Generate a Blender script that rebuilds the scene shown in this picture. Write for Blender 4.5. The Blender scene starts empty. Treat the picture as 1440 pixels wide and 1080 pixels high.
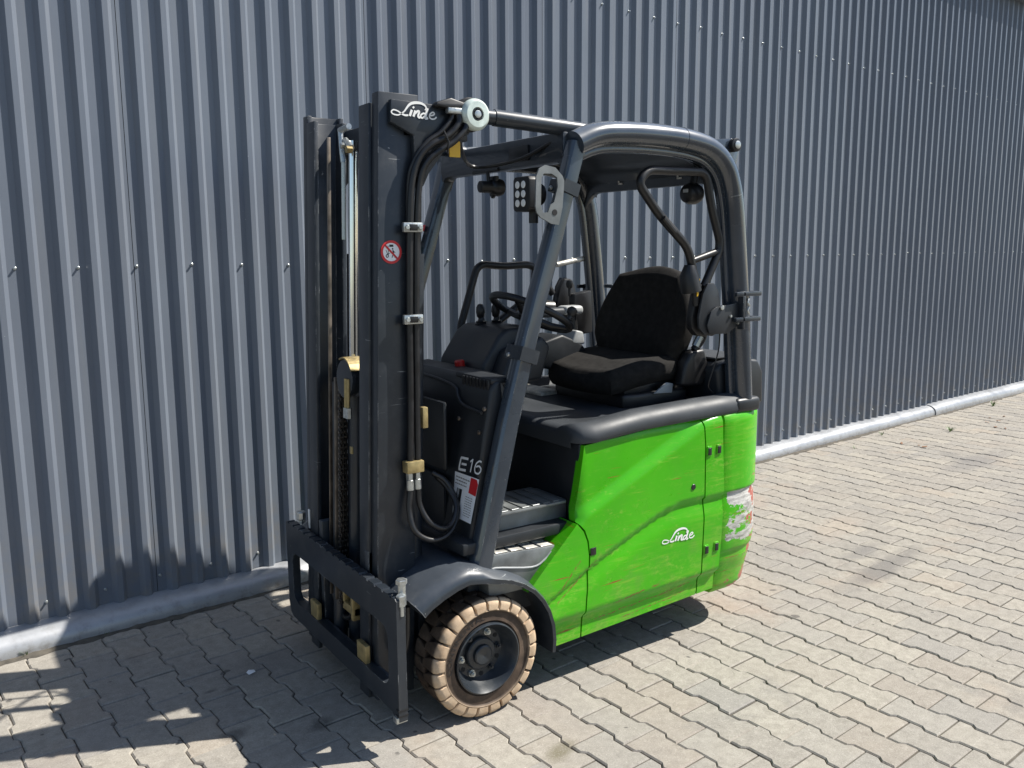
import bpy, bmesh, math, random
from mathutils import Vector, Matrix
R = math.radians
random.seed(7)
S = bpy.context.scene
C = S.collection
# ------------------------------------------------------------------ camera
cam_d = bpy.data.cameras.new('camera'); cam = bpy.data.objects.new('camera', cam_d); C.objects.link(cam)
cam_d.sensor_width = 36; cam_d.lens = 30.2; cam_d.clip_start = .05; cam_d.clip_end = 500
_r = Vector((.82545, -.56444, -.0060)); _u = Vector((.09250, .12478, .98786)); _f = Vector((.55684, .81599, -.15521))
cam.matrix_world = Matrix(((_r.x, _u.x, -_f.x, -1.4539), (_r.y, _u.y, -_f.y, -2.7735), (_r.z, _u.z, -_f.z, 1.5641), (0, 0, 0, 1)))
S.camera = cam
# ------------------------------------------------------------------ world, sun, exposure
SUN = Vector((.785, -.328, 1.0)).normalized()          # direction towards the sun
el = math.asin(SUN.z); az = math.atan2(SUN.x, SUN.y)
W = bpy.data.worlds.new('World'); S.world = W; W.use_nodes = True
nt = W.node_tree
sky = nt.nodes.new('ShaderNodeTexSky'); sky.sky_type = 'NISHITA'; sky.sun_disc = False
sky.sun_elevation = el; sky.sun_rotation = az; sky.air_density = 1.0; sky.dust_density = .6; sky.ozone_density = 1.2
nt.nodes['Background'].inputs['Strength'].default_value = .085
nt.links.new(sky.outputs[0], nt.nodes['Background'].inputs[0])
sd = bpy.data.lights.new('sun', 'SUN'); sd.energy = 5.0; sd.angle = R(.53); sd.color = (1, .955, .88)
so = bpy.data.objects.new('sun', sd); C.objects.link(so)
so.rotation_euler = SUN.to_track_quat('Z', 'Y').to_euler(); so.location = (6, -4, 9)
S.view_settings.view_transform = 'Standard'; S.view_settings.look = 'None'; S.view_settings.gamma = 1
S.view_settings.exposure = .75
S.render.resolution_x = 1024; S.render.resolution_y = 768
# ------------------------------------------------------------------ material helpers
def newmat(name):
    m = bpy.data.materials.new(name); m.use_nodes = True
    return m, m.node_tree, m.node_tree.nodes['Principled BSDF']
class N:
    """small node helper"""
    def __init__(s, t): s.t = t
    def n(s, kind, **k):
        o = s.t.nodes.new(kind)
        for a, b in k.items(): setattr(o, a, b)
        return o
    def l(s, a, b): s.t.links.new(a, b)
    def val(s, sock, v):
        if hasattr(v, 'links') or hasattr(v, 'is_output'): s.l(v, sock)
        else: sock.default_value = v
    def math(s, op, a, b=0., c=None, clamp=False):
        o = s.n('ShaderNodeMath', operation=op, use_clamp=clamp); s.val(o.inputs[0], a); s.val(o.inputs[1], b)
        if c is not None: s.val(o.inputs[2], c)
        return o.outputs[0]
    def noise(s, vec=None, scale=5., detail=4., rough=.55, dist=0.):
        o = s.n('ShaderNodeTexNoise'); o.inputs['Scale'].default_value = scale; o.inputs['Detail'].default_value = detail
        o.inputs['Roughness'].default_value = rough; o.inputs['Distortion'].default_value = dist
        if vec is not None: s.l(vec, o.inputs['Vector'])
        return o.outputs['Fac']
    def map(s, vec, scale=(1, 1, 1), rot=(0, 0, 0), loc=(0, 0, 0)):
        o = s.n('ShaderNodeMapping'); s.l(vec, o.inputs[0]); o.inputs['Scale'].default_value = scale
        o.inputs['Rotation'].default_value = rot; o.inputs['Location'].default_value = loc
        return o.outputs[0]
    def ramp(s, fac, lo, hi, a=0., b=1.):
        o = s.n('ShaderNodeMapRange'); o.clamp = True; s.val(o.inputs['Value'], fac)
        o.inputs['From Min'].default_value = lo; o.inputs['From Max'].default_value = hi
        o.inputs['To Min'].default_value = a; o.inputs['To Max'].default_value = b
        return o.outputs['Result']
    def mix(s, fac, a, b, mode='MIX'):
        o = s.n('ShaderNodeMix', data_type='RGBA', blend_type=mode); s.val(o.inputs[0], fac)
        for k, v in ((6, a), (7, b)):
            if isinstance(v, tuple): o.inputs[k].default_value = v if len(v) == 4 else (*v, 1)
            else: s.l(v, o.inputs[k])
        return o.outputs[2]
    def bump(s, h, strength=.3, dist=.002, nrm=None):
        o = s.n('ShaderNodeBump'); o.inputs['Strength'].default_value = strength; o.inputs['Distance'].default_value = dist
        s.l(h, o.inputs['Height'])
        if nrm is not None: s.l(nrm, o.inputs['Normal'])
        return o.outputs[0]
    def pos(s): return s.n('ShaderNodeNewGeometry').outputs['Position']
    def obj(s): return s.n('ShaderNodeTexCoord').outputs['Object']
    def sep(s, v):
        o = s.n('ShaderNodeSeparateXYZ'); s.l(v, o.inputs[0]); return o.outputs
def simple(name, col, rough=.5, metal=0., spec=.5, var=.0, scale=20., bump=0., bscale=200., coat=0.):
    m, t, p = newmat(name); h = N(t)
    p.inputs['Roughness'].default_value = rough; p.inputs['Metallic'].default_value = metal
    p.inputs['Specular IOR Level'].default_value = spec; p.inputs['Coat Weight'].default_value = coat
    if var:
        f = h.noise(h.obj(), scale, 5)
        a = tuple(c * (1 - var) for c in col); b = tuple(min(1, c * (1 + var)) for c in col)
        h.l(h.mix(h.ramp(f, .3, .7), a, b), p.inputs['Base Color'])
        h.l(h.ramp(f, .3, .7, max(.02, rough - .1), rough + .1), p.inputs['Roughness'])
    else: p.inputs['Base Color'].default_value = (*col, 1)
    if bump: h.l(h.bump(h.noise(h.obj(), bscale, 3), bump, .001), p.inputs['Normal'])
    return m
def dark_paint(name, col, rough, scratch=.5, dust=.25, coat=.0, edges=False, top=0.):
    """semi gloss dark paint with dust, chips and fine scratches"""
    m, t, p = newmat(name); h = N(t); v = h.pos()
    big = h.noise(v, 3.5, 6, .6); fine = h.noise(v, 60, 4, .6)
    c = h.mix(h.ramp(big, .35, .75), tuple(x * .85 for x in col), tuple(x * 1.25 for x in col))
    c = h.mix(h.math('MULTIPLY', h.ramp(h.noise(v, 14, 6, .7), .5, .85), dust), c, (.22, .21, .19))
    chips = h.math('MULTIPLY', h.ramp(h.noise(v, 75, 3, .5), .735, .755), h.ramp(h.noise(v, 5, 2), .5, .62))
    sv = h.map(v, (9, 9, 220), (R(12), R(25), 0)); scr = h.ramp(h.noise(sv, 1.0, 2, .4, .3), .735, .75)
    scr = h.math('MULTIPLY', scr, h.ramp(h.noise(v, 7, 2), .55, .62))
    w = h.math('MULTIPLY', h.math('MAXIMUM', chips, scr), scratch)
    if top:        # pale sky reflection painted into the colour of faces that look up
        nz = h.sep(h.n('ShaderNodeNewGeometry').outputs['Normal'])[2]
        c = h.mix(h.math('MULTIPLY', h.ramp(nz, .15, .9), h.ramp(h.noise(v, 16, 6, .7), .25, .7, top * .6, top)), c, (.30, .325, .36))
    if edges:      # rubbed edges, broken up by noise
        bv = h.n('ShaderNodeBevel', samples=4); bv.inputs['Radius'].default_value = .004
        ge = h.n('ShaderNodeNewGeometry'); dt = h.n('ShaderNodeVectorMath', operation='DOT_PRODUCT'); h.l(bv.outputs[0], dt.inputs[0]); h.l(ge.outputs['Normal'], dt.inputs[1])
        ew = h.math('MULTIPLY', h.ramp(dt.outputs['Value'], .97, .88), h.ramp(h.noise(v, 9, 5, .75), .54, .60))
        w = h.math('MAXIMUM', w, h.math('MULTIPLY', ew, .8))
    c = h.mix(w, c, (.36, .37, .37))
    h.l(c, p.inputs['Base Color'])
    h.l(h.math('ADD', h.ramp(big, .3, .7, rough - .07, rough + .1), h.math('MULTIPLY', w, .3)), p.inputs['Roughness'])
    h.l(h.bump(fine, .06, .001), p.inputs['Normal'])
    p.inputs['Coat Weight'].default_value = coat; p.inputs['Coat Roughness'].default_value = .09
    return m
M = {}
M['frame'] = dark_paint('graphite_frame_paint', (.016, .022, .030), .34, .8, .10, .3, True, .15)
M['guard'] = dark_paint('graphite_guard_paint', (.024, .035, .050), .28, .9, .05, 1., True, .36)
M['mast'] = dark_paint('graphite_mast_paint', (.017, .022, .029), .38, .7, .12, .1, True)
M['plastic'] = simple('charcoal_plastic', (.014, .0165, .020), .46, var=.25, scale=6, bump=.15, bscale=500)
M['cover'] = simple('graphite_hood_plastic', (.032, .037, .043), .58, var=.25, scale=5, bump=.2, bscale=450)
M['black'] = simple('black_plastic', (.010, .010, .011), .42, var=.2, scale=15)
M['hose'] = simple('black_hose_rubber', (.012, .012, .013), .38, var=.3, scale=30)
M['void'] = simple('underbody_black', (.008, .008, .009), .8)
M['fabric'] = simple('black_seat_fabric', (.019, .018, .017), .95, spec=.2, var=.4, scale=40, bump=.8, bscale=900)
M['chrome'] = simple('chromed_rod', (.75, .77, .78), .12, 1.)
M['zinc'] = simple('zinc_plated_steel', (.48, .50, .49), .34, .85, var=.15, scale=60)
M['steel'] = simple('greased_steel', (.20, .17, .14), .42, .8, var=.4, scale=14)
M['brass'] = simple('yellow_zinc_steel', (.36, .28, .13), .45, .5, var=.25, scale=40)
M['chain'] = simple('oiled_chain_steel', (.035, .032, .03), .35, .7)
M['rim'] = dark_paint('graphite_rim_paint', (.022, .027, .033), .30, .5, .25)
M['alu'] = simple('step_aluminium', (.17, .18, .18), .42, .35, var=.3, scale=12, bump=.2, bscale=90)
M['tread_steel'] = simple('worn_step_plate', (.55, .53, .48), .45, .3, var=.45, scale=22, bump=.3, bscale=120)
M['white'] = simple('white_lettering', (.78, .78, .76), .45)
M['paper'] = simple('white_sticker', (.80, .81, .82), .4)
M['red'] = simple('red_print', (.55, .02, .025), .4)
M['ink'] = simple('black_print', (.012, .012, .014), .45)
M['green_print'] = simple('green_print', (.02, .28, .07), .45)
M['yellow'] = simple('yellow_print', (.75, .45, .02), .4)
M['cap'] = simple('pale_end_cap', (.62, .70, .64), .35, .15, var=.2, scale=30)
M['grey'] = simple('light_grey_plastic', (.34, .35, .35), .45, var=.1)
M['lens'] = simple('lamp_lens', (.85, .86, .84), .08, spec=.8)
M['redplastic'] = simple('red_plastic', (.45, .015, .012), .35)
M['sand'] = simple('joint_sand', (.085, .075, .06), .95, var=.4, scale=30, bump=.5, bscale=300)
M['backing'] = simple('wall_backing', (.012, .013, .015), .8)
M['weed'] = simple('weed_leaf', (.07, .13, .02), .5, var=.3, scale=50)
M['dry'] = simple('dry_leaf', (.20, .10, .05), .7, var=.3, scale=50)

def mk_green():
    m, t, p = newmat('worn_lime_green_paint'); h = N(t); v = h.pos(); X, Y, Z = h.sep(v)
    c = h.mix(h.ramp(h.noise(v, 2.5, 5, .6), .3, .7), (.042, .335, .002), (.062, .41, .004))
    # horizontal rub marks: pale yellow-green, denser low down and at the back
    low = h.ramp(Z, .62, .22)
    back = h.ramp(X, .75, 1.3)
    dens = h.math('ADD', h.math('MULTIPLY', low, .55), h.math('MULTIPLY', back, .5))
    st = h.noise(h.map(v, (4.5, 4.5, 60), (0, R(3), 0)), 1.6, 8, .75, .5)
    rub = h.ramp(h.math('ADD', st, h.math('MULTIPLY', dens, .20)), .575, .72)
    rub = h.math('MULTIPLY', rub, h.ramp(h.noise(v, 4.5, 3), .40, .62))
    c = h.mix(h.math('MULTIPLY', rub, .70), c, (.24, .47, .03))
    bl = h.math('MULTIPLY', h.ramp(h.math('ADD', h.noise(h.map(v, (14, 14, 26)), 1.8, 9, .8), h.math('MULTIPLY', dens, .10)), .56, .66), h.ramp(h.noise(v, 3.2, 3), .42, .60))
    c = h.mix(h.math('MULTIPLY', bl, .5), c, (.26, .46, .06))
    # two long gouges behind the wheel and one along the sill
    for x0, z0, x1, z1, w in ((.27, .335, .40, .470, .0035), (.285, .315, .475, .455, .0028), (.55, .262, .72, .283, .004), (.47, .215, .98, .243, .003), (.60, .190, .95, .212, .0026), (.74, .286, .79, .292, .006)):
        L = math.hypot(x1 - x0, z1 - z0); ux, uz = (x1 - x0) / L, (z1 - z0) / L
        al = h.math('ADD', h.math('MULTIPLY', h.math('SUBTRACT', X, x0), ux), h.math('MULTIPLY', h.math('SUBTRACT', Z, z0), uz))
        ac = h.math('ADD', h.math('MULTIPLY', h.math('SUBTRACT', X, x0), -uz), h.math('MULTIPLY', h.math('SUBTRACT', Z, z0), ux))
        ac = h.math('ABSOLUTE', h.math('ADD', ac, h.math('MULTIPLY', h.math('SUBTRACT', h.noise(v, 12, 4, .7), .5), .022)))
        k = h.math('MULTIPLY', h.ramp(ac, w, w * .4), h.math('MULTIPLY', h.ramp(al, 0, .02), h.ramp(al, L, L - .02)))
        k = h.math('MULTIPLY', k, h.ramp(h.noise(v, 60, 4, .7), .38, .56))
        c = h.mix(k, c, (.20, .085, .03))
    # scratches down to the red older paint
    sv = h.map(v, (3.2, 3.2, 95), (0, R(-6), 0), (3, 0, 1))
    red = h.ramp(h.math('ADD', h.noise(sv, 1.2, 3, .55), h.math('MULTIPLY', dens, .055)), .672, .70)
    red = h.math('MULTIPLY', red, h.ramp(h.noise(v, 6, 2), .50, .58))
    c = h.mix(red, c, (.26, .055, .02))
    # rear corner: paint knocked off in patches, white filler and red showing
    n = h.noise(h.map(v, (6, 6, 11), (0, 0, 0), (1, 2, .2)), 1.5, 6, .68)
    zone = h.math('MULTIPLY', h.ramp(X, 1.13, 1.17), h.math('MULTIPLY', h.ramp(Z, .345, .40), h.ramp(Z, .592, .586)))
    zone = h.math('MULTIPLY', zone, h.ramp(h.math('ADD', h.math('MULTIPLY', X, 1.), h.math('MULTIPLY', h.ramp(Z, .5, .57), .25)), 1.12, 1.42, .45, 1.))
    bare = h.ramp(h.math('ADD', n, h.math('MULTIPLY', zone, .36)), .69, .71)
    bare = h.math('MULTIPLY', bare, h.ramp(zone, .02, .1))
    wc = h.mix(h.ramp(h.noise(h.map(v, (9, 9, 40)), 2, 5, .7), .4, .65), (.56, .55, .52), (.20, .19, .18))
    c = h.mix(bare, c, wc)
    ed = h.math('MULTIPLY', h.ramp(X, 1.15, 1.27), h.math('ADD', h.ramp(Z, .24, .17, 0, 1.), h.math('MULTIPLY', h.ramp(X, 1.27, 1.33), h.ramp(Z, .72, .55, 0, .8))))
    rp = h.ramp(h.math('ADD', h.noise(h.map(v, (8, 8, 14), (0, 0, 0), (4, 1, 0)), 2, 5, .65), h.math('MULTIPLY', ed, .2)), .66, .68)
    c = h.mix(h.math('MULTIPLY', rp, h.ramp(ed, .02, .1)), c, (.36, .10, .075))
    # dirt film low down
    dirt = h.math('MULTIPLY', h.ramp(h.noise(v, 9, 6, .7), .48, .75), h.ramp(Z, .6, .18, .10, .6))
    c = h.mix(dirt, c, (.15, .19, .06))
    h.l(c, p.inputs['Base Color'])
    h.l(h.math('ADD', h.ramp(h.noise(v, 8, 4), .3, .7, .25, .36), h.math('MULTIPLY', h.math('MAXIMUM', rub, bare), .3)), p.inputs['Roughness'])
    p.inputs['Specular IOR Level'].default_value = .35
    h.l(h.bump(h.noise(v, 45, 3), .04, .002), p.inputs['Normal'])
    return m
M['green'] = mk_green()

def mk_wall():
    m, t, p = newmat('anthracite_coated_sheet'); h = N(t); v = h.pos()
    f = h.noise(v, 1.3, 6, .6); st = h.noise(h.map(v, (14, 14, .6)), 1.5, 4, .6)
    c = h.mix(h.ramp(f, .3, .7), (.134, .154, .188), (.155, .178, .216))
    c = h.mix(h.math('MULTIPLY', h.ramp(st, .50, .8), .2), c, (.22, .215, .20))
    oi = h.n('ShaderNodeObjectInfo').outputs['Random']; c = h.mix(oi, h.mix(1., c, (.93, .93, .94), 'MULTIPLY'), h.mix(1., c, (1.06, 1.06, 1.05), 'MULTIPLY'))
    sp = h.math('MULTIPLY', h.ramp(h.noise(v, 90, 2, .5), .77, .79), h.ramp(h.noise(v, 3, 2), .55, .6))
    c = h.mix(h.math('MULTIPLY', sp, .6), c, (.5, .5, .48))
    Z = h.sep(v)[2]
    c = h.mix(h.math('MULTIPLY', h.ramp(h.noise(v, 12, 5, .65), .45, .7), h.ramp(Z, .60, .10, 0, .6)), c, (.21, .185, .15))
    h.l(c, p.inputs['Base Color'])
    h.l(h.ramp(st, .3, .75, .32, .44), p.inputs['Roughness']); p.inputs['Specular IOR Level'].default_value = .35
    h.l(h.bump(h.noise(h.map(v, (3, 3, 1.2)), 2.5, 3), .10, .01), p.inputs['Normal'])
    return m
M['wall'] = mk_wall()

def mk_skirt():
    m, t, p = newmat('weathered_sheet_skirting'); h = N(t); v = h.pos()
    f = h.noise(v, 5, 6, .65)
    c = h.mix(h.ramp(f, .3, .7), (.30, .31, .325), (.40, .41, .425))
    c = h.mix(h.math('MULTIPLY', h.ramp(h.noise(v, 22, 5, .7), .5, .75), h.ramp(h.sep(v)[2], .07, .0, .3, .9)), c, (.15, .13, .10))
    h.l(c, p.inputs['Base Color']); h.l(h.ramp(f, .3, .7, .28, .45), p.inputs['Roughness']); p.inputs['Metallic'].default_value = .25
    h.l(h.bump(h.noise(v, 7, 3), .12, .01), p.inputs['Normal'])
    return m
M['skirt'] = mk_skirt()

def _g(px, py):
    d = _f + _r * ((px - 720) / 1208) + _u * ((540 - py) / 1208); t = -1.5641 / d.z; return -1.4539 + d.x * t, -2.7735 + d.y * t
STAINS = [(*_g(790, 1056), .07, .035, .3, (.12, .105, .06), .75), (*_g(1240, 800), .42, .07, .15, (.10, .095, .095), .6), (*_g(1215, 775), .25, .05, .2, (.12, .115, .115), .45), (*_g(1370, 650), .5, .12, .1, (.13, .125, .13), .5),
          (*_g(450, 1018), .05, .035, .5, (.06, .055, .05), .7), (*_g(330, 1032), .05, .03, .2, (.06, .055, .05), .7), (*_g(325, 968), .03, .015, .2, (.07, .065, .06), .7), (*_g(296, 972), .025, .012, .1, (.07, .065, .06), .7), (*_g(1180, 740), .30, .10, .3, (.33, .25, .19), .3), (*_g(380, 930), .25, .10, .4, (.17, .16, .15), .4)]
def mk_paver(name, attr):
    m, t, p = newmat(name); h = N(t); v = h.pos()
    if attr:
        rnd = h.n('ShaderNodeVertexColor', layer_name='tone').outputs['Color']
        rnd = h.sep(rnd)[0]
    else: rnd = h.n('ShaderNodeObjectInfo').outputs['Random']
    grain = h.noise(v, 190, 5, .8); mid = h.noise(v, 28, 6, .65); big = h.noise(v, .75, 5, .6, .4); blot = h.noise(v, 2.6, 5, .6, .6)
    c = h.mix(h.ramp(mid, .3, .72), (.244, .224, .193), (.352, .327, .285))
    c = h.mix(rnd, h.mix(1., c, (.90, .90, .905), 'MULTIPLY'), h.mix(1., c, (1.06, 1.055, 1.03), 'MULTIPLY'))
    # greyish and reddish stones
    c = h.mix(h.math('MULTIPLY', h.ramp(h.math('FRACT', h.math('MULTIPLY', rnd, 7.31)), .80, 1.), .28), c, (.30, .235, .18))
    c = h.mix(h.math('MULTIPLY', h.ramp(h.math('FRACT', h.math('MULTIPLY', rnd, 13.7)), .75, 1.), .4), c, (.25, .24, .225))
    c = h.mix(h.math('MULTIPLY', h.ramp(big, .53, .75), .5), c, (.20, .19, .185))
    c = h.mix(h.math('MULTIPLY', h.ramp(blot, .60, .76), .55), c, (.15, .145, .14))
    c = h.mix(h.math('MULTIPLY', h.ramp(h.noise(h.map(v, (1, 1, 1), (0, 0, 0), (7, 3, 0)), 1.7, 4, .55), .61, .76), .35), c, (.34, .245, .175))
    wob = h.noise(v, 7, 5, .65); PX, PY, PZ = h.sep(v)
    for sx, sy, rx, ry, rot, col, amt in STAINS:
        dx, dy = h.math('SUBTRACT', PX, sx), h.math('SUBTRACT', PY, sy); ca, sa = math.cos(rot), math.sin(rot)
        u_ = h.math('DIVIDE', h.math('ADD', h.math('MULTIPLY', dx, ca), h.math('MULTIPLY', dy, sa)), rx); w_ = h.math('DIVIDE', h.math('SUBTRACT', h.math('MULTIPLY', dy, ca), h.math('MULTIPLY', dx, sa)), ry)
        rr_ = h.math('ADD', h.math('POWER', h.math('ADD', h.math('MULTIPLY', u_, u_), h.math('MULTIPLY', w_, w_)), .5), h.math('MULTIPLY', h.math('SUBTRACT', wob, .5), 1.6))
        c = h.mix(h.math('MULTIPLY', h.ramp(rr_, 1.25, .45, 0, amt), h.ramp(mid, .25, .6, .5, 1.)), c, col)
    pale = h.ramp(grain, .56, .68); dk = h.ramp(grain, .44, .33)
    c = h.mix(h.math('MULTIPLY', pale, .5), c, (.58, .55, .50)); c = h.mix(h.math('MULTIPLY', dk, .6), c, (.10, .092, .083))
    sp = h.ramp(h.noise(v, 13, 2, .4), .735, .75)
    c = h.mix(h.math('MULTIPLY', sp, .65), c, (.055, .052, .05))
    h.l(c, p.inputs['Base Color']); p.inputs['Roughness'].default_value = .88; p.inputs['Specular IOR Level'].default_value = .25
    h.l(h.bump(grain, .55, .0015, h.bump(mid, .35, .004)), p.inputs['Normal'])
    return m
M['paver'] = mk_paver('concrete_paver', False); M['paver_far'] = mk_paver('concrete_paver_field', True)

def mk_tyre():
    m, t, p = newmat('dusty_solid_tyre'); h = N(t); o = h.obj(); X, Y, Z = h.sep(o)
    r = h.math('POWER', h.math('ADD', h.math('MULTIPLY', X, X), h.math('MULTIPLY', Z, Z)), .5)
    n = h.noise(o, 18, 6, .65)
    side = h.ramp(Y, -.052, -.066)                  # outer side wall of the tyre
    lug = h.math('MULTIPLY', h.ramp(r, .163, .172), side)
    c = h.mix(h.ramp(n, .3, .7), (.036, .026, .020), (.080, .056, .040))
    c = h.mix(h.math('MULTIPLY', h.ramp(h.noise(o, 9, 4, .6), .48, .72), .4), c, (.19, .14, .10))
    tan = h.mix(h.ramp(n, .35, .7), (.40, .285, .185), (.57, .44, .305))
    c = h.mix(lug, c, tan)
    sw = h.math('MULTIPLY', side, h.math('MULTIPLY', h.ramp(r, .158, .135), h.ramp(h.noise(o, 25, 5, .7), .35, .7)))
    c = h.mix(h.math('MULTIPLY', sw, .3), c, (.13, .085, .06))
    h.l(c, p.inputs['Base Color']); p.inputs['Roughness'].default_value = .7; p.inputs['Specular IOR Level'].default_value = .3
    h.l(h.bump(h.noise(o, 120, 4, .7), .35, .002), p.inputs['Normal'])
    return m
M['tyre'] = mk_tyre()
# ------------------------------------------------------------------ mesh helpers
def obj(name, bm, mat, parent=None, smooth=35, loc=None):
    bmesh.ops.recalc_face_normals(bm, faces=bm.faces[:])
    me = bpy.data.meshes.new(name); bm.to_mesh(me); bm.free()
    for m in (mat if isinstance(mat, (list, tuple)) else [mat]): me.materials.append(M[m] if isinstance(m, str) else m)
    if smooth:
        me.shade_smooth(); me.set_sharp_from_angle(angle=R(smooth))
    o = bpy.data.objects.new(name, me); C.objects.link(o)
    if parent: o.parent = parent
    if loc: o.location = loc
    return o
def empty(name, parent=None, loc=(0, 0, 0), rotz=0):
    o = bpy.data.objects.new(name, None); C.objects.link(o); o.location = loc; o.rotation_euler.z = rotz; o.empty_display_size = .1
    if parent: o.parent = parent
    return o
def tag(o, label, cat=None, group=None, kind=None):
    if label: o['label'] = label
    if cat: o['category'] = cat
    if group: o['group'] = group
    if kind: o['kind'] = kind
    return o
def new(): return bmesh.new()
def box(bm, x0, x1, y0, y1, z0, z1, bev=0., seg=2):
    r = bmesh.ops.create_cube(bm, size=1.); vs = r['verts']
    for v in vs: v.co = Vector(((x0 + x1) / 2 + v.co.x * (x1 - x0), (y0 + y1) / 2 + v.co.y * (y1 - y0), (z0 + z1) / 2 + v.co.z * (z1 - z0)))
    if bev: bmesh.ops.bevel(bm, geom=list({e for v in vs for e in v.link_edges}), offset=bev, segments=seg, profile=.5, affect='EDGES')
    return vs
def poly_prism(bm, pts, axis, a0, a1, bev=0., seg=2):
    """pts: 2d polygon in the plane normal to axis (x:(y,z) y:(x,z) z:(x,y))"""
    def mk(p, a): return {'x': (a, p[0], p[1]), 'y': (p[0], a, p[1]), 'z': (p[0], p[1], a)}[axis]
    A = [bm.verts.new(mk(p, a0)) for p in pts]; B = [bm.verts.new(mk(p, a1)) for p in pts]
    n = len(pts); f = [bm.faces.new(A), bm.faces.new(B[::-1])]
    for i in range(n): f.append(bm.faces.new((A[i], A[(i + 1) % n], B[(i + 1) % n], B[i])))
    bmesh.ops.recalc_face_normals(bm, faces=f)
    if bev:
        es = {e for q in f for e in q.edges if e.calc_face_angle(0) > R(25)}
        bmesh.ops.bevel(bm, geom=list(es), offset=bev, segments=seg, profile=.5, affect='EDGES')
    return A + B
def fillet(path, r, n=5):
    path = [Vector(p) for p in path]; out = [path[0]]
    for i in range(1, len(path) - 1):
        a, b, c = path[i - 1], path[i], path[i + 1]
        d1 = (a - b); d2 = (c - b); k = min(r, d1.length * .48, d2.length * .48)
        p1 = b + d1.normalized() * k; p2 = b + d2.normalized() * k
        for j in range(n + 1):
            t = j / n; out.append(p1 * (1 - t) ** 2 + b * 2 * t * (1 - t) + p2 * t * t)
    out.append(path[-1]); return out
def smooth_path(pts, n=6):
    """Catmull-Rom"""
    P = [Vector(p) for p in pts]; P = [P[0] * 2 - P[1]] + P + [P[-1] * 2 - P[-2]]; out = []
    for i in range(1, len(P) - 2):
        for j in range(n):
            t = j / n; a, b, c, d = P[i - 1], P[i], P[i + 1], P[i + 2]
            out.append(.5 * ((2 * b) + (c - a) * t + (2 * a - 5 * b + 4 * c - d) * t * t + (3 * b - a - 3 * c + d) * t ** 3))
    out.append(P[-2]); return out
def sweep(bm, path, sec, side=(0, 1, 0), cap=True, scales=None):
    """sweep a closed 2d section (a along side axis, b along the in-plane normal)"""
    path = [Vector(p) for p in path]; side = Vector(side); rings = []
    for i, p in enumerate(path):
        t = (path[min(i + 1, len(path) - 1)] - path[max(i - 1, 0)]).normalized()
        s = (side - t * side.dot(t)).normalized(); n = t.cross(s); k = scales[i] if scales else 1
        rings.append([bm.verts.new(p + s * (a * k) + n * (b * k)) for a, b in sec])
    m = len(sec)
    for i in range(len(rings) - 1):
        for j in range(m): bm.faces.new((rings[i][j], rings[i][(j + 1) % m], rings[i + 1][(j + 1) % m], rings[i + 1][j]))
    if cap: bm.faces.new(rings[0][::-1]); bm.faces.new(rings[-1])
def circ(r, n=12, ph=0): return [(r * math.cos(ph + 2 * math.pi * i / n), r * math.sin(ph + 2 * math.pi * i / n)) for i in range(n)]
def rrect(w, h, r, n=4):
    out = []
    for cx, cy, a in ((w / 2 - r, h / 2 - r, 0), (-w / 2 + r, h / 2 - r, 90), (-w / 2 + r, -h / 2 + r, 180), (w / 2 - r, -h / 2 + r, 270)):
        for i in range(n + 1): t = R(a + 90 * i / n); out.append((cx + r * math.cos(t), cy + r * math.sin(t)))
    return out
def tube(bm, path, r, n=12, cap=True):
    path = [Vector(p) for p in path]; rings = []; s = None
    for i, p in enumerate(path):
        t = (path[min(i + 1, len(path) - 1)] - path[max(i - 1, 0)]).normalized()
        if s is None: s = t.orthogonal().normalized()
        s = (s - t * s.dot(t)).normalized(); q = t.cross(s)
        rr = r[i] if isinstance(r, (list, tuple)) else r
        rings.append([bm.verts.new(p + (s * a + q * b) * rr) for a, b in circ(1, n)])
    for i in range(len(rings) - 1):
        for j in range(n): bm.faces.new((rings[i][j], rings[i][(j + 1) % n], rings[i + 1][(j + 1) % n], rings[i + 1][j]))
    if cap: bm.faces.new(rings[0][::-1]); bm.faces.new(rings[-1])
def lathe(bm, prof, c=(0, 0, 0), axis='y', n=48, closed=False):
    """prof: list of (axial, radius)"""
    rings = []
    for a, r in prof:
        ring = []
        for i in range(n):
            t = 2 * math.pi * i / n; x, z = r * math.cos(t), r * math.sin(t)
            p = {'y': (x, a, z), 'x': (a, x, z), 'z': (x, z, a)}[axis]
            ring.append(bm.verts.new(Vector(p) + Vector(c)))
        rings.append(ring)
    L = len(rings)
    for i in range(L if closed else L - 1):
        A, B = rings[i], rings[(i + 1) % L]
        for j in range(n): bm.faces.new((A[j], A[(j + 1) % n], B[(j + 1) % n], B[j]))
    if not closed: bm.faces.new(rings[0]); bm.faces.new(rings[-1][::-1])
def cyl(bm, a, b, r, n=16, bev=0.):
    if bev:
        a, b = Vector(a), Vector(b); d = (b - a).normalized()
        tube(bm, [a, a + d * bev, b - d * bev, b], [r - bev, r, r, r - bev], n)
    else: tube(bm, [a, b], r, n)
def hexbolt(bm, c, d, r=.011, h=.008):
    c = Vector(c); d = Vector(d).normalized(); tube(bm, [c, c + d * h * .8, c + d * h], [r, r, r * .85], 6)
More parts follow.
